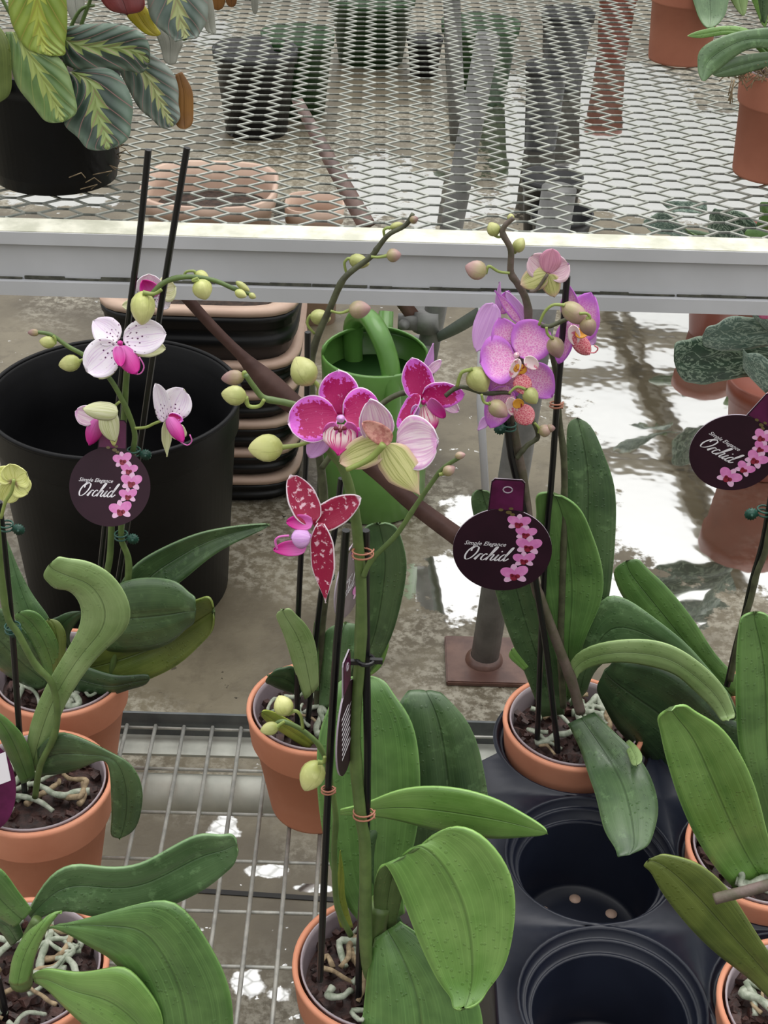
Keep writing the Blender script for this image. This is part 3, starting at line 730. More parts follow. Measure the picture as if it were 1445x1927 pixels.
bm = bmesh.new(); tube(bm, P([(338, 830), (352, 838), (361, 830), (357, 818)], Yf-.014, 10), .0005, 6); obj('tendril', bm, M['p_liptip'], fl)
bm = bmesh.new(); tube(bm, P([(254, 806), (275, 804), (290, 797), (314, 788)], Yf+.006, 10), .0011, 8); obj('pedicel', bm, M['stalk'], fl)
fl = flower(o, 186, 790, Yf, 5, label='half closed nodding white flower')
petal(fl, (178, 788), (141, 774), 36, Yf, ('p_palepink', 'p_cream'), shape='oval')
petal(fl, (184, 790), (168, 838), 30, Yf-.004, ('p_liptip', 'p_liptip'), cup=-.3, name='lip', shape='fan')
petal(fl, (222, 776), (156, 770), 34, Yf-.012, ('p_cream', 'p_cream'), cup=-.3, name='sepal', shape='oval')
petal(fl, (200, 766), (217, 830), 38, Yf-.010, ('p_cream', 'p_cream'), tilt=-20, cup=-.25, shape='fan')
petal(fl, (212, 770), (214, 842), 20, Yf-.002, ('p_yellow', 'p_cream'), dY=.0, bend=-.3, name='sepal', shape='oval')
bm = bmesh.new(); tube(bm, P([(225, 756), (214, 765), (205, 768)], Yf, 8), .001, 8); obj('pedicel', bm, M['stalk'], fl)
fl = flower(o, 276, 545, Y+.02, 6, label='white flower with plum throat behind the stakes')
petal(fl, (282, 560), (280, 516), 48, Y+.024, ('p_white', 'p_cream'), shape='fan')
petal(fl, (300, 548), (330, 540), 46, Y+.024, ('p_cream', 'p_yellow'), shape='fan')
petal(fl, (296, 560), (318, 578), 30, Y+.022, ('p_white', 'p_cream'), shape='oval')
petal(fl, (256, 574), (231, 575), 20, Y+.02, ('p_cream', 'p_cream'), shape='oval')
petal(fl, (290, 560), (268, 528), 32, Y+.016, ('p_liptip', 'p_liptip'), shape='oval', cup=.4, name='lip')
bud(o, 268, 580, 64, 47, 268, Y-.02, 'bud_yellow', [(304, 545), (290, 553)])
bud(o, 381, 545, 40, 38, 290, Y-.016, 'bud_yellow', [(372, 523), (362, 528)])
bud(o, 380, 521, 30, 24, 330, Y+.008, 'bud_yellow', [(345, 524), (350, 512), (364, 510)])
bud(o, 453, 553, 24, 17, 335, Y-.012, 'bud_yellow'); bud(o, 457, 539, 32, 13, 325, Y-.004, 'bud_green'); bud(o, 475, 557, 15, 12, 330, Y-.01, 'bud_green')
bud(o, 131, 684, 42, 32, 190, Y-.012, 'bud_green', [(158, 676), (154, 677)])
bud(o, 89, 644, 31, 23, 170, Y-.01, 'bud_green', [(100, 632), (104, 638)]); bud(o, 63, 626, 22, 14, 180, Y-.006, 'bud_dark')
gear_clip(o, 252, 850, Y-.01, 1, 16); gear_clip(o, 228, 1008, Y-.01, 1, 16)

# O2: yellow flowered, left middle
o, y = orchid(68, 1468, 'left orchid in second front pot with one pale yellow flower and long light arching leaf', 12, nr=9); Y = y; OB = o
leaf(o, [(48, 1450, 70, 1450), (52, 1375, 100, 1392), (86, 1290, 122, 1325), (128, 1220, 180, 1238), (150, 1178, 236, 1190), (152, 1140, 246, 1140), (131, 1112, 214, 1085), (104, 1109, 166, 1057), (86, 1092, 122, 1051), (92, 1062)], 'lfl', back='lfl', Y=(Y-.01, Y-.03), bulge=.10, nl=40)
leaf(o, [(70, 1410, 76, 1460), (104, 1377, 112, 1457), (156, 1391, 150, 1448), (206, 1416, 190, 1430), (246, 1438, 205, 1445), (269, 1485, 209, 1500), (263, 1540, 209, 1550), (226, 1578)], 'lfd', Y=(Y-.015, Y-.035), bulge=.06, nl=34)
leaf(o, [(40, 1475, 68, 1462), (4, 1400, 52, 1400), (-24, 1345, 24, 1362), (-40, 1320)], 'lf', Y=(Y-.015, Y-.02))
stake(o, [(-2, 945), (10, 1050), (24, 1200), (36, 1370), (50, 1530)], Y-.01, 13)
stem(o, [(-8, 960), (2, 1080), (14, 1160), (34, 1192), (66, 1250), (97, 1285), (108, 1340), (100, 1390), (76, 1440), (66, 1500)], Y-.022, 14, 'stemg', taper=1.0)
fl = flower(o, 26, 905, Y-.03, 5, 'p_brown', label='pale yellow flower seen from behind')
for b_, t_, w_ in (((26, 905), (18, 874), 38), ((26, 905), (50, 890), 46), ((28, 907), (52, 928), 40), ((24, 908), (8, 945), 40), ((24, 904), (-6, 884), 34)):
    petal(fl, b_, t_, w_, Y-.028, ('p_yellow', 'p_cream'), shape='fan', name='petal')
bm = bmesh.new(); tube(bm, P([(26, 902), (22, 925), (10, 945), (2, 975)], Y-.036, 12), .0011, 8); obj('pedicel', bm, M['stalk'], fl)
gear_clip(o, 12, 990, Y-.012, 1, 17); gear_clip(o, 24, 1182, Y-.014, .2, 19)

# O3: leafy plant, bottom left
o, y = orchid(38, 1815, 'leafy orchid without flowers in the bottom left corner, broad glossy green leaves', 13, nr=12); Y = y; OC = o
leaf(o, [(52, 1720, 62, 1735), (90, 1655, 116, 1712), (138, 1628, 173, 1726), (200, 1636, 225, 1731), (262, 1630, 280, 1721), (320, 1599, 340, 1697), (375, 1572, 390, 1671), (420, 1575, 430, 1638), (446, 1592)], 'lfg', Y=(Y-.03, Y-.01), bulge=-.06, nl=36)
leaf(o, [(70, 1740, 62, 1750), (118, 1752, 165, 1728), (172, 1785, 262, 1700), (214, 1808, 335, 1698), (244, 1855, 396, 1782), (255, 1900, 431, 1856), (268, 1960, 440, 1940), (320, 2040, 420, 2020), (370, 2070)], 'lf', Y=(Y-.04, Y-.075), bulge=.05, nl=34)
leaf(o, [(60, 1835, 66, 1850), (86, 1822, 88, 1862), (140, 1833, 118, 1894), (192, 1825, 152, 1925), (240, 1822, 190, 1960), (290, 1880, 240, 1990), (300, 1985)], 'lfb', Y=(Y-.045, Y-.07), bulge=.04)
leaf(o, [(25, 1745, 60, 1712), (-10, 1722, 36, 1680), (-40, 1700, 2, 1636), (-70, 1650)], 'lf', Y=(Y-.045, Y-.05))
leaf(o, [(20, 1780, 45, 1760), (-10, 1745, 28, 1730), (-40, 1730)], 'lfd', Y=(Y-.03, Y-.03))
bm = bmesh.new(); tube(bm, P([(40, 1850), (46, 1810), (56, 1765), (70, 1730)], Y-.036, 14), [.0070-.0003*i for i in range(14)], 14); obj('crown', bm, M['stemg'], o)
leaf(o, [(16, 1850, 52, 1850), (24, 1800, 72, 1785), (52, 1752, 104, 1728), (112, 1716)], 'lfb', Y=(Y-.05, Y-.045), bulge=.2, pt=.5)
stake(o, [(-6, 1840), (8, 1900), (20, 1990)], Y-.03, 16)

# O4: centre back
o, y = orchid(597, 1328, 'centre back orchid with one dark magenta flower and a tall dark budded spike', 14); Y = y; OD = o
leaf(o, [(590, 1330, 640, 1330), (655, 1260, 700, 1262), (677, 1190, 736, 1203), (686, 1100, 757, 1125), (686, 1050, 766, 1060), (682, 1010, 752, 1005), (712, 985)], 'lfd', Y=(Y+.01, Y+.02), bulge=-.05)
leaf(o, [(573, 1317, 600, 1290), (552, 1255, 595, 1215), (537, 1205, 578, 1178), (522, 1168, 556, 1156), (531, 1147)], 'lfl', back='lf', Y=(Y-.02, Y-.03))
leaf(o, [(600, 1330, 640, 1330), (604, 1260, 668, 1240), (608, 1200, 676, 1196), (650, 1172)], 'lfg', Y=(Y-.0, Y+.01))
leaf(o, [(560, 1310, 580, 1280), (520, 1295, 552, 1255), (506, 1288, 532, 1258), (505, 1272)], 'lfdd', Y=(Y-.01, Y-.02))
leaf(o, [(640, 1300, 660, 1290), (690, 1262, 712, 1262), (712, 1215, 730, 1222), (724, 1200)], 'lfb', Y=(Y+.01, Y+.02))
leaf(o, [(582, 1300, 600, 1300), (586, 1230, 600, 1235), (592, 1170)], 'lf', Y=(Y, Y), pt=.2)
leaf(o, [(578, 1410, 596, 1392), (540, 1386, 556, 1362), (505, 1362, 520, 1342), (492, 1340)], 'lfy', Y=(Y-.035, Y-.05), pt=.6)
stake(o, [(579, 625), (576, 850), (566, 1050), (559, 1220), (560, 1380)], Y-.02, 12)
stake(o, [(642, 900), (628, 1010), (604, 1120), (578, 1370)], Y-.012, 12)
stem(o, [(598, 1370), (600, 1250), (606, 1170), (616, 1060), (606, 900), (588, 760), (586, 680), (597, 635), (621, 580), (639, 538), (656, 515), (698, 483), (711, 466), (732, 441), (763, 424), (777, 402)], Y+.006, 16, 'stemd', taper=.4, n=70)
bud(o, 779, 413, 17, 15, 20, Y+.0, 'bud_dark'); bud(o, 746, 425, 26, 15, 20, Y+.01, 'bud_green', [(724, 446), (722, 434), (728, 429)])
bud(o, 741, 480, 28, 26, 5, Y, 'bud_pink', [(698, 483), (712, 484)]); bud(o, 676, 492, 40, 28, 345, Y+.012, 'bud_green', [(652, 514), (648, 496), (654, 487)])
bud(o, 677, 582, 42, 34, 5, Y, 'bud_pink', [(622, 585), (640, 589)]); bud(o, 603, 597, 40, 30, 350, Y+.012, 'bud_green', [(592, 628), (579, 612), (580, 600)])
stem(o, [(606, 880), (650, 820), (690, 785), (730, 752), (766, 738), (790, 748)], Y-.002, 12, 'stemd', taper=.8)
Yf = Y-.02
fl = flower(o, 797, 757, Yf-.003, 9, 'p_liptip', label='dark magenta flower turned to the right')
petal(fl, (799, 712), (816, 646), 15, Yf+.014, ('p_lilac', 'p_pink'), name='sepal', shape='point', tilt=30)
petal(fl, (806, 702), (830, 678), 16, Yf+.012, ('p_palepink', 'p_pink'), name='sepal', shape='oval')
petal(fl, (836, 758), (863, 774), 22, Yf+.008, ('p_palepink', 'p_pink'), name='sepal', shape='oval')
petal(fl, (796, 750), (774, 674), 56, Yf, ('p_magenta', 'p_pink'), dY=.008, shape='oval', name='sepal')
petal(fl, (796, 744), (875, 742), 46, Yf-.002, ('p_magenta', 'p_pink'), dY=-.004, tilt=15, shape='oval')
petal(fl, (788, 742), (748, 806), 26, Yf-.003, ('p_magenta', 'p_pink'), dY=-.006, tilt=35, shape='oval')
petal(fl, (798, 764), (812, 812), 40, Yf-.004, ('p_lipcream', 'p_liptip'), dY=-.010, shape='fan', cup=-.2, name='lip')
petal(fl, (784, 762), (778, 788), 14, Yf-.008, ('p_lilac', 'p_liptip'), cup=.3, shape='oval', name='lip')
petal(fl, (810, 750), (836, 786), 22, Yf-.008, ('p_liptip', 'p_liptip'), tilt=30, cup=.3, shape='oval', name='lip')
gear_clip(o, 620, 1085, Y-.03, -1, 12)

# O5: centre front
o, y = orchid(713, 1811, 'front centre orchid with magenta flowers, many pale buds and the biggest glossy leaves', 15, nr=10); Y = y; OE = o
leaf(o, [(700, 1760, 760, 1720), (640, 1690, 760, 1660), (605, 1560, 786, 1560), (596, 1450, 790, 1450), (602, 1375, 775, 1360), (628, 1308, 735, 1300), (675, 1272)], 'lf', Y=(Y+.02, Y+.07), bulge=-.05, nl=32)
leaf(o, [(700, 1770, 760, 1740), (630, 1640, 700, 1600), (640, 1560, 770, 1540), (700, 1500, 780, 1500), (760, 1470)], 'lfd', Y=(Y+.03, Y+.06))
leaf(o, [(760, 1700, 800, 1690), (765, 1600, 880, 1640), (756, 1500, 920, 1560), (748, 1400, 916, 1480), (745, 1335, 890, 1370), (765, 1303, 835, 1308), (800, 1300)], 'lfd', Y=(Y+.06, Y+.10), bulge=.05, mb=.1)
leaf(o, [(640, 1524, 640, 1534), (690, 1512, 700, 1536), (740, 1490, 755, 1546), (800, 1481, 812, 1562), (868, 1486, 880, 1575), (935, 1506, 945, 1579), (985, 1533, 990, 1576), (1031, 1567)], 'lfb', Y=(Y+.01, Y-.02), bulge=.04, pt=.25, gr=.02, nl=32)
leaf(o, [(718, 1745, 742, 1752), (703, 1700, 752, 1700), (706, 1650, 780, 1600), (722, 1622, 842, 1556), (748, 1668, 905, 1572), (775, 1740, 958, 1640), (800, 1800, 969, 1720), (826, 1850, 952, 1815), (850, 1882, 915, 1866), (874, 1897)], 'lfb', Y=(Y-.01, Y-.06), bulge=.05, nl=44, nw=13)
leaf(o, [(705, 1765, 752, 1735), (692, 1825, 826, 1785), (684, 1900, 886, 1850), (680, 1965, 910, 1930), (720, 2040, 900, 2010), (820, 2080)], 'lf', Y=(Y-.02, Y-.07), bulge=.05, nl=30)
leaf(o, [(640, 1745, 665, 1745), (628, 1690, 650, 1690), (636, 1640, 648, 1650), (640, 1600)], 'lfy', Y=(Y+.02, Y+.02), pt=.3)
bm = bmesh.new(); tube(bm, P([(716, 1870), (712, 1800), (706, 1745), (716, 1700)], Y-.012, 12), .0075, 14); obj('crown', bm, M['stemg'], o)
stake(o, [(651, 998), (640, 1150), (633, 1227), (618, 1476), (602, 1845)], Y-.02, 16)
stake(o, [(688, 998), (688, 1120), (689, 1227), (691, 1500), (676, 1787), (675, 1890)], Y-.024, 16)
stem(o, [(705, 1850), (689, 1800), (687, 1600), (679, 1538), (668, 1414), (670, 1331), (677, 1240), (680, 1120), (673, 1006), (664, 950), (654, 905), (640, 872), (618, 845), (594, 815), (578, 785), (566, 767), (535, 757), (497, 749), (478, 728), (462, 705)], Y-.026, 23, 'stemg', taper=.32, n=90)
stem(o, [(684, 1085), (699, 1054), (746, 1006), (780, 955), (812, 909), (835, 880), (866, 860)], Y-.03, 11, 'stemg', taper=.7)
stem(o, [(660, 1760), (634, 1700), (629, 1600), (631, 1526), (610, 1422), (577, 1380), (535, 1358), (516, 1364)], Y-.006, 12, 'stemg', taper=.6, n=50)
bud(o, 571, 698, 60, 52, 118, Y-.03, 'bud_green', [(564, 765), (592, 752), (600, 730), (588, 716)])
bud(o, 500, 843, 66, 52, 182, Y-.03, 'bud_yellow', [(592, 826), (568, 836), (545, 840)])
bud(o, 438, 711, 44, 29, 185, Y-.022, 'bud_dark', [(464, 708), (460, 700)]); bud(o, 440, 744, 48, 38, 172, Y-.034, 'bud_green', [(497, 752), (488, 764), (468, 764)])
bud(o, 845, 885, 26, 21, 30, Y-.032, 'bud_pink', [(826, 893), (832, 892)]); bud(o, 866, 857, 20, 15, 10, Y-.03, 'bud_pink')
bud(o, 533, 1327, 40, 38, 115, Y-.03, 'bud_yellow', [(570, 1372), (566, 1348), (556, 1338)]); bud(o, 507, 1371, 36, 26, 195, Y-.02, 'bud_green', [(535, 1358), (526, 1364)])
bud(o, 586, 1460, 62, 48, 245, Y-.03, 'bud_yellow', [(611, 1424), (609, 1434)])
ring_tie(o, 683, 1042, Y-.03, 20); ring_tie(o, 618, 1487, Y-.02, 13); ring_tie(o, 685, 1532, Y-.026, 20)
bm = bmesh.new(); k = pxm(688, 1242, Y-.03); c = at(688, 1242, Y-.028)
tube(bm, [c+Vector((math.cos(a)*15*k, math.sin(a)*15*k, 0)) for a in [i*math.pi/8 for i in range(17)]], 4.5*k, 8)
box(bm, c+Vector((20*k, -2*k, 0)), (24*k, 8*k, 10*k)); box(bm, c+Vector((-26*k, -2*k, -4*k)), (30*k, 8*k, 9*k)); obj('stem_clip', bm, M['stake'], o, smooth=False, label='black plastic clip')
Yf = Y-.035
fl = flower(o, 641, 788, Yf-.010, 13, 'p_lilac', label='open magenta speckled flower facing front')
petal(fl, (616, 808), (582, 860), 40, Yf+.004, ('p_lilac', 'p_pink'), name='sepal', shape='oval')
petal(fl, (656, 812), (690, 862), 36, Yf+.004, ('p_lilac', 'p_pink'), name='sepal', shape='oval')
petal(fl, (640, 780), (635, 697), 72, Yf+.002, ('p_magenta', 'p_pink'), dY=.006, shape='fan', name='sepal')
petal(fl, (634, 782), (543, 796), 84, Yf-.001, ('p_magenta', 'p_pink'), dY=-.002, shape='fan', tilt=8)
petal(fl, (648, 782), (716, 762), 80, Yf-.001, ('p_magenta', 'p_pink'), dY=.0, shape='fan', tilt=-8)
petal(fl, (640, 798), (637, 857), 60, Yf-.010, ('p_lipcream', 'p_liptip'), dY=-.008, shape='point', cup=-.12, name='lip')
for a_, b_ in ((632, 806), (640, 810), (648, 806)): uvblob('lip', at(a_, b_, Yf-.016), fw, .0015, .0011, ('p_crimsonspot',), fl)
petal(fl, (630, 796), (613, 826), 22, Yf-.011, ('p_liptip', 'p_liptip'), cup=.35, shape='oval', name='lip')
petal(fl, (652, 796), (668, 826), 22, Yf-.011, ('p_liptip', 'p_liptip'), cup=.35, shape='oval', name='lip')
Yf = Y-.05
fl = flower(o, 722, 838, Yf-.004, 7, 'p_greenish', label='pale pink and green flower seen from behind')
petal(fl, (716, 826), (696, 752), 60, Yf+.004, ('p_palepink', 'p_magenta'), dY=-.004, shape='round')
petal(fl, (746, 838), (824, 828), 98, Yf+.004, ('p_palepink', 'p_magenta'), dY=-.004, shape='fan')
petal(fl, (736, 832), (684, 796), 34, Yf-.003, ('p_brown', 'p_palepink'), dY=-.002, shape='oval', bend=-.1, name='lip')
petal(fl, (722, 836), (640, 870), 56, Yf, ('p_greenish', 'p_magenta'), dY=-.003, shape='oval', name='sepal')
petal(fl, (724, 838), (790, 932), 66, Yf-.002, ('p_greenish', 'p_magenta'), dY=-.008, shape='point', name='sepal', cup=-.08)
bm = bmesh.new(); tube(bm, P([(652, 884), (680, 872), (702, 858), (722, 836)], Yf-.008, 12), [.0012+.0006*i/11 for i in range(12)], 8); obj('pedicel', bm, M['stalk'], fl)
Yf = Y-.047
fl = flower(o, 575, 1010, Yf-.004, 11, 'p_lilac', d=(RT*-.9+fw*-.3-DN*-.2).normalized(), label='crimson flower with white margins seen from the side')
petal(fl, (590, 985), (546, 893), 52, Yf, ('p_crimson', 'p_cream'), dY=.008, shape='oval', tilt=15)
petal(fl, (590, 988), (678, 936), 50, Yf+.004, ('p_crimson', 'p_cream'), dY=.0, shape='oval', name='sepal')
petal(fl, (604, 985), (613, 1134), 42, Yf-.004, ('p_crimson', 'p_yellow'), dY=-.004, shape='point', tilt=20, bend=.05)
petal(fl, (608, 1030), (614, 1120), 18, Yf+.0, ('p_cream', 'p_cream'), dY=.0, shape='point', name='sepal')
petal(fl, (588, 984), (540, 982), 26, Yf-.002, ('p_liptip', 'p_liptip'), cup=.3, shape='oval', name='lip')
petal(fl, (584, 1012), (548, 1012), 40, Yf-.008, ('p_lilac', 'p_liptip'), cup=-.3, shape='fan', name='lip')
petal(fl, (576, 1030), (515, 1034), 26, Yf-.006, ('p_liptip', 'p_liptip'), cup=.2, shape='oval', name='lip')
bm = bmesh.new(); tube(bm, P([(522, 1034), (518, 1018), (526, 1010), (544, 1008)], Yf-.008, 12), .0006, 6); obj('tendril', bm, M['p_liptip'], fl)

# O6: right centre, lilac flowers
o, y = orchid(1080, 1356, 'right centre orchid with clustered lilac pink flowers, standing in the black tray', 16, nr=9); Y = y; OF = o
leaf(o, [(1085, 1230, 1125, 1225), (1065, 1110, 1148, 1115), (1052, 1000, 1158, 1010), (1057, 900, 1157, 915), (1066, 835, 1130, 838), (1086, 786)], 'lfd', Y=(Y+.0, Y+.03), bulge=.05, nl=30, pt=.8)
leaf(o, [(1020, 1350, 1062, 1345), (985, 1260, 1058, 1275), (950, 1175, 1032, 1185), (926, 1090, 1010, 1100), (900, 1010, 985, 1020), (889, 958, 945, 962), (906, 921)], 'lfd', Y=(Y-.0, Y+.02), bulge=-.04)
leaf(o, [(1060, 1330, 1078, 1310), (1045, 1215, 1095, 1215), (1022, 1120, 1133, 1130), (1008, 1010, 1131, 1060), (1010, 960, 1105, 985), (1042, 930)], 'lf', Y=(Y-.01, Y-.02), bulge=-.05, nl=30)
leaf(o, [(1072, 1330, 1105, 1300), (1085, 1250, 1120, 1260), (1122, 1135, 1160, 1235), (1170, 1123, 1205, 1240), (1231, 1163, 1262, 1255), (1296, 1215, 1315, 1300), (1345, 1272, 1350, 1335), (1388, 1345)], 'lfg', Y=(Y, Y-.02), bulge=.06, nl=32)
leaf(o, [(1072, 1300, 1090, 1320), (1069, 1245, 1082, 1268), (1118, 1213, 1150, 1246), (1196, 1203, 1212, 1252), (1257, 1212, 1268, 1268), (1310, 1242, 1300, 1295), (1361, 1290, 1335, 1328), (1382, 1340, 1352, 1350), (1370, 1354)], 'lfl', back='under', Y=(Y-.02, Y-.06), bulge=.08, nl=38)
leaf(o, [(1068, 1362, 1118, 1340), (1092, 1410, 1150, 1372), (1106, 1455, 1188, 1408), (1122, 1500, 1222, 1455), (1136, 1562, 1240, 1520), (1160, 1600, 1226, 1580), (1184, 1609)], 'lfd', Y=(Y-.03, Y-.12), bulge=.07, nl=30, zmin=.384)
leaf(o, [(1178, 1396, 1184, 1392), (1178, 1412, 1198, 1404), (1184, 1428, 1208, 1420), (1198, 1440)], 'lfl', Y=(Y-.05, Y-.08))
leaf(o, [(985, 1262, 995, 1255), (960, 1240, 972, 1226), (962, 1222)], 'lfb', Y=(Y-.02, Y-.02))
stake(o, [(953, 785), (962, 860), (985, 960), (1010, 1110), (1030, 1240), (1050, 1415)], Y-.03, 13)
stake(o, [(1067, 520), (1058, 640), (1048, 760), (1038, 900), (1028, 1010), (1018, 1200), (1011, 1390)], Y-.02, 13)
stem(o, [(1092, 1340), (1075, 1280), (1050, 1215), (1022, 1140), (1004, 1085), (992, 960), (978, 870), (966, 800), (966, 740), (985, 660), (994, 599), (989, 562), (974, 534), (961, 512), (961, 470), (946, 440), (950, 425), (966, 410)], Y-.025, 20, 'stempur', taper=.38, n=90)
stem(o, [(1060, 1330), (1055, 1220), (1058, 1100), (1062, 930), (1060, 850), (1052, 790), (1046, 700), (1030, 640), (1012, 614)], Y-.012, 13, 'stemd', taper=.7, n=60)
stem(o, [(972, 862), (992, 838), (1012, 822), (1004, 795), (992, 780)], Y-.03, 10, 'stemd', taper=.8)
stem(o, [(838, 745), (866, 728), (912, 740), (955, 739), (972, 751), (985, 753)], Y-.045, 9, 'stemd', taper=.8)
stem(o, [(1018, 612), (1034, 614), (1058, 604), (1076, 598), (1090, 590)], Y-.045, 9, 'stemd', taper=.8)
bud(o, 895, 508, 42, 37, 160, Y-.03, 'bud_pink', [(959, 514), (938, 511), (920, 501)]); bud(o, 928, 431, 28, 26, 120, Y-.022, 'bud_green', [(946, 444), (938, 446), (930, 442)])
bud(o, 961, 409, 15, 14, 90, Y-.022, 'bud_green'); bud(o, 977, 461, 30, 24, 60, Y-.02, 'bud_green', [(962, 476), (968, 476)])
Yf = Y-.03
fl = flower(o, 1030, 516, Yf-.002, 5, 'p_greenish', label='pale pink flower seen from behind at the spike top')
petal(fl, (1030, 514), (996, 484), 46, Yf, ('p_back', 'p_pink'), shape='fan'); petal(fl, (1032, 514), (1070, 498), 50, Yf, ('p_back', 'p_pink'), shape='fan')
petal(fl, (1031, 514), (1040, 468), 40, Yf-.003, ('p_backpink', 'p_pink'), shape='fan', name='sepal', cup=-.1)
petal(fl, (1029, 516), (979, 536), 42, Yf-.003, ('p_greenish', 'p_pink'), shape='oval', name='sepal', cup=-.1); petal(fl, (1032, 517), (1044, 559), 34, Yf-.003, ('p_greenish', 'p_pink'), shape='oval', name='sepal', cup=-.1)
bm = bmesh.new(); tube(bm, P([(996, 548), (1010, 545), (1030, 516)], Yf-.005, 8), .0011, 8); obj('pedicel', bm, M['stempur'], fl)
Yf = Y-.02
fl = flower(o, 934, 602, Yf, 6, 'p_lilac', label='lilac flower turned away to the left')
petal(fl, (930, 572), (896, 662), 46, Yf, ('p_lilac', 'p_pink'), dY=-.005, shape='round', tilt=20, cup=.05)
petal(fl, (936, 596), (940, 531), 11, Yf+.002, ('p_lilac', 'p_pink'), shape='point', name='sepal'); petal(fl, (980, 610), (931, 546), 15, Yf-.004, ('p_pink', 'p_lilac'), shape='point', name='sepal', bend=.1)
petal(fl, (996, 612), (952, 550), 20, Yf+.002, ('p_lilac', 'p_pink'), shape='oval', bend=-.2); petal(fl, (930, 605), (918, 650), 30, Yf+.006, ('p_cream', 'p_pink'), shape='oval', name='sepal')
petal(fl, (940, 590), (958, 548), 26, Yf+.005, ('p_pink', 'p_lilac'), shape='oval')
fl = flower(o, 1082, 618, Yf, 7, 'p_lipwhite', label='lilac flower on the right behind the stake')
petal(fl, (1082, 640), (1112, 550), 66, Yf+.005, ('p_pink', 'p_lilac'), dY=.004, shape='round', tilt=-20, cup=.06); petal(fl, (1074, 606), (1070, 533), 32, Yf+.006, ('p_pink', 'p_lilac'), shape='point', name='sepal')
petal(fl, (1072, 606), (1050, 684), 34, Yf-.002, ('p_pink', 'p_lilac'), shape='oval', tilt=25); petal(fl, (1096, 620), (1118, 648), 30, Yf+.004, ('p_lilac', 'p_pink'), shape='oval', name='sepal')
petal(fl, (1080, 632), (1110, 668), 30, Yf-.008, ('p_coral', 'p_lipwhite'), shape='fan', cup=-.2, name='lip'); petal(fl, (1082, 626), (1106, 628), 16, Yf-.008, ('p_yellowspot', 'p_lipwhite'), cup=.3, shape='oval', name='lip')
petal(fl, (1078, 612), (1082, 650), 20, Yf-.008, ('p_lipwhite', 'p_lipwhite'), cup=.3, shape='oval', name='lip')
bm = bmesh.new(); tube(bm, P([(1104, 662), (1118, 664), (1125, 656), (1118, 650)], Yf-.012, 10), .0005, 6); obj('tendril', bm, M['p_coral'], fl)
Yf = Y-.045
fl = flower(o, 972, 668, Yf-.006, 9, 'p_lipwhite', label='largest lilac flower with netted petals and yellow throat')
petal(fl, (966, 668), (938, 598), 56, Yf+.003, ('p_pink', 'p_lilac'), dY=.006, shape='round', name='sepal'); petal(fl, (990, 690), (1038, 748), 60, Yf+.003, ('p_pink', 'p_lilac'), dY=.0, shape='round', name='sepal')
petal(fl, (962, 690), (936, 762), 60, Yf+.004, ('p_pink', 'p_lilac'), shape='round', name='sepal')
petal(fl, (968, 672), (904, 684), 88, Yf, ('p_pink', 'p_lilac'), dY=-.004, shape='fan', tilt=8); petal(fl, (976, 668), (1026, 610), 78, Yf, ('p_pink', 'p_lilac'), dY=.002, shape='fan', tilt=-8)
petal(fl, (976, 676), (962, 712), 16, Yf-.010, ('p_lipwhite', 'p_lipwhite'), cup=.35, shape='oval', name='lip'); petal(fl, (988, 674), (1012, 692), 20, Yf-.010, ('p_lipwhite', 'p_lipwhite'), cup=.35, shape='oval', name='lip')
petal(fl, (980, 686), (976, 706), 26, Yf-.011, ('p_yellowspot', 'p_coral'), cup=-.2, shape='fan', name='lip'); petal(fl, (978, 704), (988, 742), 34, Yf-.010, ('p_coral', 'p_lipwhite'), dY=-.006, shape='fan', cup=-.15, name='lip')
fl = flower(o, 966, 748, Yf-.002, 6, 'p_lipwhite', label='lower lilac flower with coral lip behind two buds')
petal(fl, (955, 728), (922, 806), 52, Yf, ('p_pink', 'p_lilac'), shape='round'); petal(fl, (920, 785), (899, 810), 16, Yf+.004, ('p_lilac', 'p_pink'), shape='point', name='sepal')
petal(fl, (974, 764), (1000, 798), 38, Yf-.010, ('p_coral', 'p_lipwhite'), dY=-.004, shape='fan', cup=-.15, name='lip'); petal(fl, (960, 748), (966, 782), 20, Yf-.010, ('p_lipwhite', 'p_lipwhite'), cup=.35, shape='oval', name='lip')
petal(fl, (972, 752), (978, 768), 20, Yf-.012, ('p_yellowspot', 'p_coral'), shape='fan', name='lip')
bud(o, 938, 770, 42, 33, 320, Y-.062, 'bud_pink', [(906, 742), (910, 756), (920, 760)]); bud(o, 999, 745, 36, 30, 305, Y-.06, 'bud_green', [(958, 740), (972, 728), (988, 732)])
bud(o, 901, 715, 52, 46, 300, Y-.05, 'bud_green', [(860, 728), (868, 702), (884, 696)])
bud(o, 1083, 590, 60, 38, 325, Y-.055, 'bud_pink', [(1014, 612), (1024, 588), (1040, 574), (1058, 574)]); bud(o, 1107, 615, 36, 32, 285, Y-.062, 'bud_dark', [(1090, 590), (1104, 590), (1110, 598)]); bud(o, 1046, 654, 42, 33, 290, Y-.06, 'bud_dark', [(1028, 616), (1030, 628), (1038, 636)])
bud(o, 1026, 810, 26, 24, 20, Y-.035, 'bud_pink', [(1006, 796), (1014, 806)]); bud(o, 1036, 806, 18, 16, 0, Y-.035, 'bud_dark')
ring_tie(o, 1047, 762, Y-.02, 12); gear_clip(o, 958, 802, Y-.03, -.7, 17)

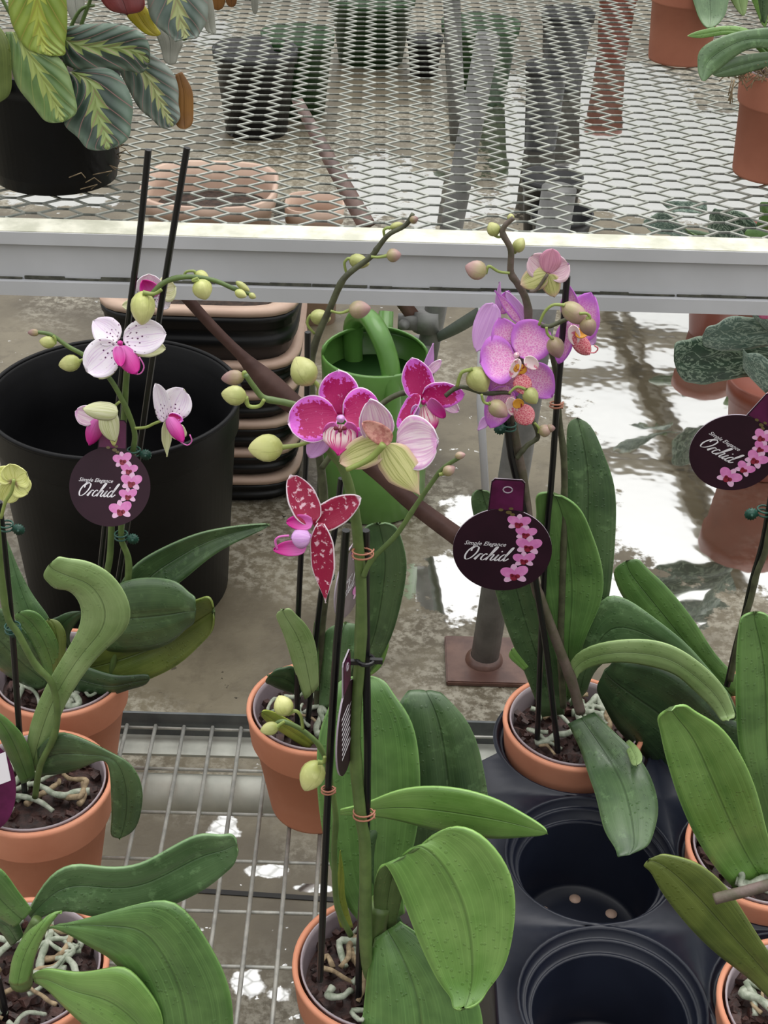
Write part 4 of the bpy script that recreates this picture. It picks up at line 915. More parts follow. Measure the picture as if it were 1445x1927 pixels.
# plants on the right edge
o, y = orchid(1440, 1598, 'right edge orchid with the broad bright upright leaves, no flowers', 17); Y = y; OG = o
leaf(o, [(1500, 1740, 1520, 1700), (1404, 1465, 1500, 1480), (1388, 1378, 1500, 1380), (1385, 1290, 1500, 1290), (1387, 1225, 1480, 1220), (1392, 1175, 1450, 1170), (1420, 1154)], 'lf', Y=(Y-.0, Y+.01), bulge=-.05)
leaf(o, [(1470, 1760, 1500, 1700), (1388, 1680, 1452, 1600), (1330, 1612, 1432, 1520), (1284, 1522, 1408, 1450), (1253, 1425, 1362, 1375), (1241, 1368, 1305, 1340), (1262, 1335)], 'lfb', Y=(Y-.02, Y-.04), bulge=-.05, nl=32)
o, y = orchid(1518, 1896, 'orchid at the bottom right corner with a drooping olive leaf', 18, nr=14); Y = y; OH = o
leaf(o, [(1500, 1940, 1510, 1880), (1420, 1850, 1445, 1790), (1350, 1798, 1400, 1718), (1290, 1738, 1362, 1664), (1244, 1678, 1310, 1624), (1222, 1638, 1258, 1610), (1218, 1619)], 'lfo', Y=(Y-.01, Y-.0), bulge=.05, nl=30)
bm = bmesh.new(); tube(bm, P([(1344, 1692), (1362, 1687), (1400, 1678), (1450, 1664), (1500, 1650)], Y-.03, 12), [.0033]*12, 10); c_ = obj('cut_flower_spike', bm, M['stempur'], o, label='cut off brown flower stem')
o, y = orchid(1506, 1302, 'orchid at the right edge holding the tilted plum tag, leaves spreading left', 19); Y = y; OI = o
leaf(o, [(1335, 1320, 1420, 1300), (1272, 1232, 1352, 1240), (1215, 1177, 1308, 1170), (1172, 1125, 1256, 1105), (1156, 1088, 1214, 1066), (1178, 1055)], 'lf', Y=(Y-.01, Y+.0), bulge=.05, nl=28)
leaf(o, [(1480, 1380, 1440, 1560), (1368, 1355, 1262, 1470), (1300, 1288, 1205, 1415), (1232, 1252, 1160, 1372), (1175, 1247, 1128, 1312), (1138, 1262)], 'lfdd', Y=(Y-.06, Y-.07), bulge=.05, nl=28)
leaf(o, [(1470, 1420, 1440, 1500), (1400, 1350, 1370, 1390), (1350, 1330, 1340, 1350), (1330, 1335)], 'lfl', Y=(Y-.05, Y-.06))
stake(o, [(1452, 930), (1436, 1020), (1416, 1090), (1400, 1160), (1385, 1215), (1368, 1290)], Y-.03, 13)
stem(o, [(1458, 935), (1442, 1030), (1424, 1080), (1412, 1130), (1392, 1195), (1374, 1280)], Y-.036, 12, 'stemd', taper=1.1)
gear_clip(o, 1438, 962, Y-.03, -1, 18)

# ---------------------------------------------------------------- plant tags
def pen(strokes, w):                      # broad nib strokes -> flat ribbons
    out = []
    for s in strokes:
        pts = cr(s, max(6, len(s)*5)); n = len(pts); q = []
        for i, p in enumerate(pts):
            a = pts[max(i-1, 0)]; b = pts[min(i+1, n-1)]; dx, dy = b[0]-a[0], b[1]-a[1]; l = math.hypot(dx, dy) or 1
            nx, ny = -dy/l, dx/l; thick = w*(.32+.9*abs(dy/l)**1.5); q.append(((p[0]+nx*thick, p[1]+ny*thick), (p[0]-nx*thick, p[1]-ny*thick)))
        out.append(q)
    return out
ORCHID = [  # script capitals and letters, unit = x height .5
    [(.50, .95), (.30, 1.02), (.08, .70), (.05, .30), (.22, .0), (.46, .12), (.62, .52), (.58, .88), (.40, .96), (.22, .80), (.26, .62)],
    [(.70, .05), (.80, .30), (.88, .46), (.96, .42), (1.02, .46)], [(.88, .46), (.82, .20), (.78, .0)],
    [(1.32, .40), (1.22, .48), (1.10, .30), (1.10, .08), (1.24, .0), (1.38, .14)],
    [(1.38, .14), (1.56, .50), (1.68, .95), (1.58, .98), (1.50, .50), (1.44, .0)], [(1.48, .26), (1.62, .46), (1.72, .40), (1.68, .12), (1.76, .0), (1.88, .12)],
    [(1.88, .12), (2.0, .46), (1.94, .12), (2.02, .0), (2.14, .14)], [(2.06, .66), (2.10, .72)],
    [(2.44, .42), (2.32, .48), (2.18, .26), (2.22, .02), (2.36, .04), (2.48, .34), (2.62, .95), (2.54, .96), (2.46, .40), (2.50, .04), (2.60, .04), (2.72, .20)]]
def plant_tag(label, px, py, Y, rpx, rot=0, az=0, el=0, asp=1.0, group=None, front=True, clear=False, neck=True, back=False):
    c = at(px, py, Y); R = rpx*pxm(px, py, Y)
    t = thing('plant_tag', label, 'plant tag', c, group)
    Mx = Matrix.Rotation(math.radians(az), 3, 'Z') @ Matrix.Rotation(math.radians(-el), 3, 'X') @ Matrix.Rotation(math.radians(rot), 3, 'Y')
    def T(x, y, z=0): return c+Mx @ Vector((x*R, -z, y*R*asp))
    th = .0005
    def poly(bm, pts, z, mi=0):
        f = bm.faces.new([bm.verts.new(T(x, y, z)) for x, y in pts]); f.material_index = mi; return f
    disc = [(math.cos(2*math.pi*i/64), math.sin(2*math.pi*i/64)) for i in range(64)]
    nk = [(.36, .86), (.33, 1.62), (.27, 1.69), (-.27, 1.69), (-.33, 1.62), (-.36, .86)]
    bm = bmesh.new()
    for out, zz in ((disc, th), (nk, th*.8)) if neck else ((disc, th),):
        n = len(out); f0 = [bm.verts.new(T(x, y, zz)) for x, y in out]; f1 = [bm.verts.new(T(x, y, -zz)) for x, y in out]
        bm.faces.new(f0[::-1]); bm.faces.new(f1)
        for i in range(n): bm.faces.new((f0[i], f0[(i+1) % n], f1[(i+1) % n], f1[i])).material_index = 1
    card = obj('tag_card', bm, [M['tagclear' if clear else 'tagb'], M['tagedge']], t, smooth=False)
    z = th+.00015
    if neck:
        bm = bmesh.new(); poly(bm, [(-.33, .98), (.33, .98), (.31, 1.6), (.25, 1.66), (-.25, 1.66), (-.31, 1.6)][::1], z); obj('neck_print', bm, M['tagp'], card, smooth=False)
        bm = bmesh.new(); tube(bm, [T(math.cos(a)*.09, 1.45+math.sin(a)*.07, z) for a in [i*math.pi/8 for i in range(17)]], .0005, 6); obj('hang_hole', bm, M['tagedge'], card)
    if back:
        bm = bmesh.new()
        for k in range(9):
            yy = .55-k*.12; poly(bm, [(-.55, yy), (-.55+random.uniform(.5, .95), yy), (-.55+random.uniform(.5, .9), yy-.05), (-.55, yy-.05)], z)
        obj('care_print', bm, M['white'], card, smooth=False)
        return t
    # script writing
    bm = bmesh.new(); s = .335
    for q in pen(ORCHID, .044):
        V = [(bm.verts.new(T(-.80+a[0]*s+a[1]*s*.45, -.26+a[1]*s, z)), bm.verts.new(T(-.80+b[0]*s+b[1]*s*.45, -.26+b[1]*s, z))) for a, b in q]
        for i in range(len(V)-1): bm.faces.new((V[i][0], V[i+1][0], V[i+1][1], V[i][1]))
    obj('lettering', bm, M['white'], card, smooth=False)
    cu = bpy.data.curves.new('simple', 'FONT'); cu.body = 'Simple Elegance'; cu.size = .135; cu.shear = .45; cu.offset = .0008; cu.resolution_u = 2
    tmp = bpy.data.objects.new('simple', cu); C.objects.link(tmp); bpy.context.view_layer.update()
    me = bpy.data.meshes.new_from_object(tmp.evaluated_get(bpy.context.evaluated_depsgraph_get())); bpy.data.objects.remove(tmp)
    for v in me.vertices: v.co = T(-.78+v.co.x*.97, .10+v.co.y, z)
    me.materials.clear(); me.materials.append(M['white']); o2 = bpy.data.objects.new('lettering', me); link(o2, card)
    # printed sprays
    for (x, y, q) in ((.28, .68, .25), (.44, .44, .23), (.52, .14, .28), (.46, -.20, .24), (.30, -.58, .30)):
        bm = bmesh.new(); rr = random.uniform(-.2, .2)
        for k, (aa, ln, wd, mi) in enumerate(((95, .9, .5, 1), (215, .9, .5, 1), (325, .9, .5, 1), (155, 1.05, .8, 0), (35, 1.05, .8, 0))):
            a_ = math.radians(aa)+rr; pts = []
            for i in range(18):
                b_ = i/18*2*math.pi; u = .5*ln+math.cos(b_)*.5*ln; v = math.sin(b_)*wd*.5; pts.append((x+(u*math.cos(a_)-v*math.sin(a_))*q, y+(u*math.sin(a_)+v*math.cos(a_))*q))
            poly(bm, pts, z+.00004*(k+1), mi)
        for k in range(3):
            cx_, cy_, r_ = ((-.05, -.22, .26), (.18, -.1, .18), (-.2, -.05, .14))[k]
            poly(bm, [(x+q*(cx_+r_*math.cos(b_)), y+q*(cy_+r_*math.sin(b_))) for b_ in [i/12*6.283 for i in range(12)]], z+.0003, 2)
        obj('printed_bloom', bm, [M['prpink'], M['prlight'], M['prred']], card, smooth=False)
    bm = bmesh.new()
    for x, y, q in ((-.10, .98, .05), (.06, .93, .06), (.10, 1.02, .045), (.14, .88, .05)): poly(bm, [(x+q*math.cos(b_), y+q*.7*math.sin(b_)) for b_ in [i/12*6.283 for i in range(12)]], z+.0003)
    obj('printed_buds', bm, M['prolive'], card, smooth=False)
    return t
YA = OA.location.y; YE = OE.location.y; YD = OD.location.y; YF = OF.location.y; YI = OI.location.y
plant_tag('round plum care tag hanging before the white flowered orchid and black tub', 207, 916, YA-.03, 75, rot=8, az=12, el=30)
plant_tag('largest upright round plum tag on the lilac flowered orchid', 945, 1035, YF-.045, 93, rot=0, az=-3, el=0)
plant_tag('round plum tag tilted sideways at the right edge', 1380, 852, YI-.045, 82, rot=28, az=-6, el=0)
plant_tag('narrow plum tag seen almost edge on beside the front stakes', 652, 1370, YE-.035, 70, rot=-4, az=76, el=0, asp=1.55, back=True, neck=True)
plant_tag('greyish see-through tag seen edge on behind the centre stakes', 660, 1090, YD-.03, 76, rot=-6, az=68, el=0, clear=True, neck=False)
# left edge tag: back of a card with white printed sticker
c = at(-22, 1480, OB.location.y-.05); k = pxm(0, 1480, OB.location.y-.05)
t = thing('plant_tag', 'purple tag with white sticker cut off by the left edge', 'plant tag', c)
bm = bmesh.new(); lathe(bm, [(.0001, .0005), (52*k, .0005), (52*k, -.0005), (.0001, -.0005)], Vector(), 48)
ME = Matrix.Translation(c) @ Matrix.Rotation(math.radians(72), 4, 'X') @ Matrix.Diagonal((1, 1.75, 1, 1)); bmesh.ops.transform(bm, matrix=ME, verts=bm.verts); cardl = obj('tag_card', bm, M['tagp'], t, smooth=False)
bm = bmesh.new(); box(bm, (27*k, 22*k, .0009), (26*k, 34*k, .0004), Matrix.Rotation(math.radians(14), 3, 'Z')); bmesh.ops.transform(bm, matrix=ME, verts=bm.verts); obj('sticker', bm, M['white'], cardl, smooth=False)

# ---------------------------------------------------------------- black carrying tray
tc_ = atz(1112, 1610, .355); PX, PY, ZT, PI_ = tc_.x, tc_.y, .352, .1255
tray = thing('carrying_tray', 'black plastic pot carrying tray with two empty round pockets', 'tray', (PX+.06, PY, ZS))
bm = bmesh.new(); NS = 48
def sq(a, h):
    cx, sy = math.cos(a), math.sin(a); k_ = h/max(abs(cx), abs(sy)); return cx*k_, sy*k_
for ci in range(2):
    for ri in range(-3, 2):
        cx, cy = PX+ci*PI_, PY+ri*PI_; rp = .0578; rings = []
        hx0 = PI_/2+(.012 if ci == 0 else 0)
        for r_, z_ in (('s', ZT), (rp+.0055, ZT), (rp+.0048, ZT+.0016), (rp+.0032, ZT+.0018), (rp+.0022, ZT+.0004), (rp+.0012, ZT-.005), (rp-.0008, ZT-.0058), (rp-.0014, ZT-.0052), (rp-.0026, ZT-.0066), (rp-.0034, ZT-.014), (rp-.0056, ZT-.0148), (rp-.0062, ZT-.0142), (rp-.0072, ZT-.0160), (.047, ZS+.010), (.044, ZS+.006), (.028, ZS+.0085), (.002, ZS+.009)):
            rg = []
            for i in range(NS):
                a = 2*math.pi*i/NS
                if r_ == 's' and ci == 0 and ri == 1 and math.sin(a) > -.3 and math.cos(a) < .35: rg.append(bm.verts.new((cx+.064*math.cos(a), cy+.064*math.sin(a), z_)))
                elif r_ == 's':
                    x, y_ = sq(a, PI_/2); x = x*(hx0/(PI_/2)) if x < 0 else x
                    rg.append(bm.verts.new((cx+x, cy+y_, z_)))
                else: rg.append(bm.verts.new((cx+r_*math.cos(a), cy+r_*math.sin(a), z_)))
            rings.append(rg)
        for a_, b_ in zip(rings, rings[1:]):
            for i in range(NS): bm.faces.new((a_[i], a_[(i+1) % NS], b_[(i+1) % NS], b_[i]))
bmesh.ops.remove_doubles(bm, verts=bm.verts, dist=.0004)
obj('tray_top', bm, M['tray'], tray)
bm = bmesh.new(); xl = PX-PI_/2-.012; xr = PX+PI_*1.5; yb = PY+PI_*.5; yf = PY-PI_*3.5
for (p, q) in (((xl, yf), (xl, yb)), ((xl, yb), (xr, yb)), ((xr, yb), (xr, yf))):
    d = Vector((q[0]-p[0], q[1]-p[1], 0)); nn = Vector((d.y, -d.x, 0)).normalized()*-.006
    a_ = Vector((*p, ZT)); b_ = Vector((*q, ZT)); lo = Vector((0, 0, -(ZT-ZS-.006)))
    n = 16; V = [[bm.verts.new(a_.lerp(b_, i/n)+v) for v in (Vector((0, 0, 0)), Vector((0, 0, -.004))+nn*.3, lo+nn)] for i in range(n+1)]
    for i in range(n):
        for j in range(2): bm.faces.new((V[i][j], V[i+1][j], V[i+1][j+1], V[i][j+1]))
s_ = obj('tray_skirt', bm, M['tray'], tray); mod = s_.modifiers.new('t', 'SOLIDIFY'); mod.thickness = .0014
bm = bmesh.new()
for cx, cy in ((PX, PY), (PX, PY-PI_)):
    for a_ in (.6, 1.57, 2.5, 4.0, 5.4): lathe(bm, [(.0045, .0), (.0045, .0006), (.0001, .0006)], Vector((cx+.032*math.cos(a_), cy+.032*math.sin(a_), ZS+.0084)), 14)
obj('drain_hole', bm, M['tan'], tray, label='pale drain holes in the pocket floor')

# ---------------------------------------------------------------- big black nursery tub
p = atz(215, 745, .28); base = Vector((p.x, p.y, 0)); r = 238*pxm(215, 745, p.y)
t = thing('nursery_tub', 'large empty black plastic nursery tub behind the white orchid', 'tub', base)
bm = bmesh.new(); pr = [(0, .008), (.125*r/.155, .008), (.127*r/.155, 0), (.13*r/.155, .0), (r*.945, .235), (r*.95, .236), (r*.975, .24), (r*.985, .272), (r, .277), (r, .281), (r*.98, .282), (r*.955, .279), (r*.945, .262), (r*.925, .258), (r*.915, .24), (r*.90, .236), (r*.885, .20), (r*.80, .02), (0, .018)]
lathe(bm, pr, base, 96); bmesh.ops.remove_doubles(bm, verts=bm.verts, dist=1e-6); obj('tub_body', bm, M['blackpot'], t)
bm = bmesh.new(); tube(bm, [base+Vector((math.cos(a)*r*.99, math.sin(a)*r*.99, .2815)) for a in [i*2*math.pi/96 for i in range(97)]], .003, 8); obj('rolled_rim', bm, M['blackpot'], t)

# ---------------------------------------------------------------- stacks of tubs
def tubstack(px, py, Zt, wpx, n, labels, grp, seed, dh=.046, dy=0):
    p = atz(px, py, Zt); rr = wpx/2*pxm(px, py, p.y)
    Z0 = .02
    for i in range(n):
        last = i == n-1; z = Zt-.079 if last else Zt-.079-(n-1-i)*dh
        c = Vector((p.x, p.y, z))
        tb = thing('square_planter', labels[i], 'planter', c, None)
        # black ribbed planter with tan planter nested inside
        bm = bmesh.new(); R_ = rr*.96
        H_ = .068 if last else .034; pr = [(R_*.90, H_-.034 if not last else -.002), (R_*.93, H_*.1), (R_*.95, H_*.3), (R_*.97, H_*.32), (R_*.97, H_*.5), (R_*.955, H_*.53), (R_*.96, H_*.7), (R_*.98, H_*.72), (R_*.98, H_*.86), (R_, H_*.88), (R_, H_), (R_*.96, H_), (R_*.8, 0)]
        lathe(bm, pr, c, 64, sq=5); obj('black_planter', bm, M['black'], tb)
        bm = bmesh.new(); pr = [(.001, H_-.022), (R_*.78, H_-.022), (R_*.90, H_), (R_*.945, H_+.0005), (rr*.965, H_+.002), (rr*.97, H_+.0105), (R_*.88, H_+.011), (R_*.80, H_-.01), (.001, H_-.012)]
        lathe(bm, pr, c, 64, sq=5); obj('tan_planter', bm, M['tan'], tb)
    if True:
        bm = bmesh.new(); lathe(bm, [(rr*.7, Zt-.018), (rr*.3, Zt-.010), (.001, Zt-.006)], Vector((p.x, p.y, 0)), 32, sq=4); obj('soil', bm, M['soil'], tb, kind='stuff')
    bm = bmesh.new(); zb = Zt-.079-(n-1)*dh
    lathe(bm, [(.001, 0), (rr*.72, 0), (rr*.76, .005), (rr*.8, zb-.012), (.001, zb-.012)], Vector((p.x, p.y, 0)), 48, sq=5); tag(obj('planter_base', bm, M['tan']), 'tan tub foot under the stack of black and tan planters' if n > 2 else 'tan tub under the far planters', 'planter')
tubstack(388, 505, .307, 384, 6, ['%s black and tan planter of the stack behind the big tub' % w_ for w_ in ('lowest', 'second lowest', 'third from bottom', 'third from top', 'second from top', 'topmost soil filled')], None, 1)
def tanpile(px, py, Zt, wpx, label, k=0):
    p = atz(px, py, Zt); rr = wpx/2*pxm(px, py, p.y); t = thing('tan_tub', label, 'planter', (p.x, p.y, 0))
    bm = bmesh.new(); lathe(bm, [(.001, 0), (rr*.75, 0), (rr*.93, Zt-.03), (rr, Zt-.028), (rr*1.02, Zt), (rr*.95, Zt), (rr*.9, Zt-.03), (rr*.7, .02), (.001, .02)], Vector((p.x, p.y, 0)), 48, sq=3.2); obj('tub_body', bm, M['tan'], t)
    bm = bmesh.new(); lathe(bm, [(rr*.86, Zt-.05), (.001, Zt-.045)], Vector((p.x, p.y, 0)), 32, sq=3.2); obj('soil', bm, M['soil'], t, kind='stuff')
tanpile(395, 345, .26, 250, 'tan tub seen through the mesh behind the leaning stakes'); tanpile(592, 380, .22, 110, 'smaller tan tub seen through the mesh beside the larger one')

# ---------------------------------------------------------------- green watering can
fp = atz(700, 985, 0); fy = fp.y+.07; cx = at(700, 850, fy).x; kk = pxm(700, 850, fy)
t = thing('watering_can', 'green plastic watering can standing behind the magenta flowers', 'watering can', (cx, fy, 0)); cb = Vector((cx, fy, 0))
R_ = 98*kk
bm = bmesh.new(); pr = [(.001, .004), (R_*.93, .004), (R_*.98, 0), (R_*1.05, .004), (R_*1.04, .09), (R_*1.0, .10), (R_*.97, .20), (R_*.99, .235), (R_*.96, .238), (R_*.93, .232), (R_*.92, .20), (R_*.6, .198), (.001, .197)]
lathe(bm, pr, cb, 56); obj('can_body', bm, M['green'], t)
bm = bmesh.new(); pts = []
for i in range(20):
    a = math.radians(-100+i*(200/19)); pts.append(cb+Vector((math.sin(a)*R_*.98, math.cos(a)*R_*.98, .236)))
rg = []
for i, q in enumerate(pts):
    f = math.sin(i/19*math.pi); inn = cb+(q-cb)*(1-.55*f); inn.z = .25+.012*f
    rg.append((bm.verts.new(q), bm.verts.new(inn)))
for a_, b_ in zip(rg, rg[1:]): bm.faces.new((a_[0], a_[1], b_[1], b_[0]))
h_ = obj('can_hood', bm, M['green'], t); mod = h_.modifiers.new('t', 'SOLIDIFY'); mod.thickness = .003
bm = bmesh.new(); lathe(bm, [(.001, .2), (R_*.9, .2)], cb, 40); obj('can_inner_shade', bm, M['greendark'], t)  # dark green disc paints the shade inside the can
bm = bmesh.new(); w = [at(*q) for q in cr([(668, 700, fy+.05), (664, 650, fy+.05), (668, 606, fy+.04), (690, 596, fy+.01), (712, 625, fy-.03), (732, 680, fy-.05), (738, 740, fy-.062), (738, 800, fy-.07), (735, 860, fy-.072)], 34)]
tube(bm, w, [.0125+.0035*math.sin(i/33*math.pi) for i in range(34)], 14, flat=.8); obj('can_handle', bm, M['green'], t)
bm = bmesh.new(); sd_ = cb+Vector((-R_*.6, 0, .03)); tube(bm, [cb+Vector((R_*.1, .05, .06)), cb+Vector((R_*.15, .13, .15)), cb+Vector((R_*.2, .17, .22))], [.017, .014, .011], 14); obj('can_spout', bm, M['green'], t)

# ---------------------------------------------------------------- prayer plants on the bench
def prayer(name, base, l1, l2, l3, vein):
    g = G(name); q, u, v = g.uv(); p = g.geo()
    d = g.mt('ABSOLUTE', g.mt('SUBTRACT', u, .5))
    ph = g.mt('SUBTRACT', g.mt('MULTIPLY', v, 6.0), g.mt('MULTIPLY', g.mt('POWER', d, .8), 4.2))
    fr = g.mt('ABSOLUTE', g.mt('SUBTRACT', g.mt('FRACT', ph), .5))
    ve = g.mt('SUBTRACT', 1.0, g.step(fr, .015, .05))
    tooth = g.mt('ADD', .045, g.mt('MULTIPLY', g.mt('ABSOLUTE', g.mt('SUBTRACT', g.mt('FRACT', g.mt('SUBTRACT', g.mt('MULTIPLY', v, 7.0), g.mt('MULTIPLY', d, 6.0))), .5)), .26))
    cen = g.mt('SUBTRACT', 1.0, g.step(g.mt('SUBTRACT', d, tooth), -.005, .012))
    col = g.mix(g.step(g.noise(p, 40, 3), .35, .65), s2l(base), s2l(l1))
    col = g.mix(g.step(d, .22, .5), col, s2l(l3)); col = g.mix(cen, col, s2l(l2)); col = g.mix(g.mt('MULTIPLY', ve, .7), col, s2l(vein))
    h = g.mt('ADD', g.mt('MULTIPLY', g.mt('SINE', g.mt('MULTIPLY', ph, 6.283)), .6), g.mt('MULTIPLY', cen, .2)); g.bump(h, .7, .0015)
    return g.fin(col, .4, coat=.35)
M['pr_dark'] = prayer('prayer_leaf_dark', (48, 66, 56), (64, 84, 70), (138, 156, 90), (108, 128, 112), (176, 124, 124))
M['pr_green'] = prayer('prayer_leaf_green', (104, 134, 74), (78, 108, 58), (156, 172, 92), (128, 152, 96), (154, 162, 96))
M['pr_lime'] = prayer('prayer_leaf_lime', (140, 160, 62), (118, 142, 50), (166, 178, 70), (138, 158, 66), (180, 160, 84))
M['pr_pale'] = prayer('prayer_leaf_silver', (96, 112, 104), (74, 92, 82), (170, 178, 120), (140, 150, 140), (178, 134, 134))
M['lfred'] = leafmat('leaf_maroon', (116, 40, 38), (84, 24, 26), rough=.35, wet=.2)
M['lfbrn'] = leafmat('leaf_brown', (136, 92, 34), (98, 58, 20), rough=.4, wet=.2)
M['lfylw'] = leafmat('leaf_yellow', (188, 180, 34), (160, 140, 24), rough=.4, wet=.2)
M['pale_back'] = leafmat('leaf_pale_back', (150, 150, 140), (122, 122, 112), rough=.5, wet=.1)
pb = atz(108, 330, ZB+.001); Y = pb.y
t = thing('potted_prayer_plant', 'prayer plant with dark red veined leaves in a black pot on the mesh', 'houseplant', pb)
bm = bmesh.new(); lathe(bm, [(.001, .006), (.050, .006), (.0505, 0), (.0545, .0005), (.0565, .012), (.0575, .0125), (.060, .085), (.0635, .086), (.064, .105), (.060, .105), (.057, .08), (.05, .01), (.001, .01)], pb, 64); obj('pot', bm, M['blackpot'], t)
bm = bmesh.new(); lathe(bm, [(.058, .09), (.03, .096), (.001, .098)], pb, 32); obj('soil', bm, M['soil'], t, kind='stuff')
for q in ([(60, 200), (50, 90), (5, 0), (-10, -40)], [(140, 150), (150, 60), (170, 0), (180, -40)], [(120, 150), (128, 70), (150, 20), (178, 10)], [(100, 150), (100, 40), (110, -40)]):
    stem(t, q, Y-.02, 9, 'stemg', name='leaf_stalk', n=16, nodes=False)
leaf(t, [(40, -60, 90, -60), (16, -10, 122, -20), (20, 40, 127, 50), (40, 80, 122, 88), (96, 106)], 'pr_lime', Y=(Y-.05, Y-.065), bulge=.06, gr=.04)
leaf(t, [(10, 60, 40, 60), (16, 100, 80, 80), (30, 160, 125, 125), (70, 210, 143, 190), (118, 230)], 'pr_green', Y=(Y-.055, Y-.075), bulge=.07, gr=.05)
leaf(t, [(108, 90, 126, 50), (125, 125, 165, 45), (180, 134, 215, 44), (240, 133, 258, 56), (282, 116)], 'pr_dark', Y=(Y-.05, Y-.055), bulge=.07, gr=.05)
leaf(t, [(118, 142, 150, 128), (135, 185, 215, 130), (118, 232, 250, 190), (150, 262, 246, 240), (204, 282)], 'pr_dark', Y=(Y-.05, Y-.075), bulge=.07, gr=.04)
leaf(t, [(222, 130, 270, 90), (240, 165, 320, 128), (262, 205, 336, 165), (290, 228, 336, 200), (326, 238)], 'pr_pale', back='pale_back', Y=(Y-.03, Y-.045), bulge=.07, gr=.04)
leaf(t, [(330, 140, 342, 135), (330, 180, 362, 170), (328, 220, 364, 215), (348, 243)], 'lfbrn', back='lfbrn', Y=(Y-.03, Y-.04), bulge=.05)
leaf(t, [(-40, 40, -10, 40), (-50, 110, 18, 80), (-40, 170, 22, 150), (-5, 195)], 'lfo', Y=(Y-.06, Y-.07))
leaf(t, [(150, -60, 250, -60), (165, -30, 268, -30), (190, 0, 272, 0), (240, 27)], 'lfred', back='lfred', Y=(Y-.04, Y-.05))
leaf(t, [(236, 10, 262, 0), (238, 30, 280, 20), (262, 55, 294, 50), (296, 68)], 'lfylw', back='lfylw', Y=(Y-.02, Y-.03))
leaf(t, [(270, -50, 350, -60), (276, -5, 384, -20), (285, 40, 392, 30), (325, 72, 375, 65), (345, 74)], 'pr_pale', Y=(Y-.03, Y-.045), bulge=.06)
leaf(t, [(385, -20, 392, -30), (380, 20, 402, 10), (385, 50, 406, 50), (400, 64)], 'pale_back', back='pale_back', Y=(Y+.0, Y-.01))
leaf(t, [(120, -20, 160, -20), (125, 10, 160, 10), (148, 45)], 'pale_back', back='pale_back', Y=(Y+.01, Y+.0))
leaf(t, [(280, 40, 330, 60), (295, 70, 345, 80), (305, 100, 335, 105), (320, 122)], 'pale_back', back='pale_back', Y=(Y+.03, Y+.02))
bm = bmesh.new()
for i in range(14): 
    a = random.uniform(-.9, .4); p_ = pb+Vector((math.cos(a)*.058, math.sin(a)*.058-.01, .004+random.uniform(0, .03))); tube(bm, [p_, p_+Vector((random.uniform(-.01, .01), -.004, .006)), p_+Vector((random.uniform(-.02, .02), -.006, .002))], .0005, 5)
obj('straggling_roots', bm, M['oldroot'], t, kind='stuff')
pb2 = atz(440, -60, ZB+.001); YM = atz(440, 32, ZB+.004).y
t = thing('potted_prayer_plant', 'brown leaved plant at the top edge behind the black pot', 'houseplant', pb2)
bm = bmesh.new(); lathe(bm, [(.001, 0), (.05, 0), (.062, .1), (.058, .1), (.001, .09)], pb2, 40); obj('pot', bm, M['blackpot'], t)
for q in ([(395, -40, 430, -40), (396, -5, 425, -5), (410, 20)], [(425, -40, 448, -40), (424, -5, 446, -5), (436, 14)], [(470, -40, 488, -40), (472, 0, 486, 0), (480, 28)]):
    leaf(t, q, 'lfbrn' if q[0][0] < 460 else 'pale_back', back='lfbrn', Y=(YM, YM), nl=14)

# ---------------------------------------------------------------- clay pots on the bench, right
def tpot(px, py, label, h=.098, rt=.046, rb_=.037):
    b = atz(px, py, ZB+.001); t = thing('potted_orchid', label, 'orchid', b); clay_pot(t, b, h, rt, rb_, mat='terra_dark'); top = b+Vector((0, 0, h-.008)); bark(t, top, .038, int(px), 60); return t, b.y
t, Y = tpot(1450, 326, 'young orchid in a darker clay pot at the bench front right', h=.100, rt=.0455)
leaf(t, [(1470, 120, 1475, 140), (1420, 60, 1440, 110), (1370, 48, 1392, 66), (1320, 56, 1325, 72), (1294, 68)], 'lfb', Y=(Y-.02, Y-.05), bulge=.08, pt=.3)
leaf(t, [(1470, 50, 1475, 100), (1420, 54, 1440, 90), (1370, 64, 1400, 95), (1318, 90, 1355, 130), (1313, 125, 1335, 145), (1322, 152)], 'lfg', Y=(Y-.03, Y-.06), bulge=.08, pt=.4)
leaf(t, [(1475, 95, 1475, 125), (1420, 100, 1440, 128), (1370, 110, 1390, 143), (1341, 141)], 'lfd', Y=(Y-.03, Y-.05), bulge=.08, pt=.4)
leaf(t, [(1480, 0, 1520, 0), (1430, -40, 1480, 40), (1420, -60, 1450, 20), (1434, 40)], 'lfd', Y=(Y-.0, Y-.01), pt=.4)
bm = bmesh.new(); rnd = random.Random(5)
for i in range(60):
    p_ = at(rnd.uniform(1372, 1450), rnd.uniform(126, 152), Y-.035); q_ = p_+Vector((rnd.uniform(-.012, .012), rnd.uniform(-.006, .006), rnd.uniform(-.012, .006))); tube(bm, [p_, p_.lerp(q_, .5)+Vector((0, 0, .003)), q_], .0005, 5)
for i in range(10): p_ = at(1378+rnd.uniform(-3, 5), 150, Y-.046); tube(bm, [p_, p_+Vector((-.001, -.002, -.008)), p_+Vector((rnd.uniform(-.004, .002), -.001, rnd.uniform(-.022, -.012)))], .0005, 5)
obj('moss', bm, M['oldroot'], t, kind='stuff')
t, Y = tpot(1276, 112, 'young orchid in a clay pot further back on the bench, left of the others', h=.100, rt=.045, rb_=.036)
leaf(t, [(1310, -60, 1370, -60), (1300, -20, 1374, -20), (1312, 25, 1366, 25), (1335, 52)], 'lfg', back='lfb', Y=(Y-.03, Y-.07), pt=.3, bulge=-.08)
leaf(t, [(1370, -40, 1410, -40), (1372, -5, 1408, 0), (1398, 30)], 'lfl', Y=(Y-.02, Y-.03), pt=.3)
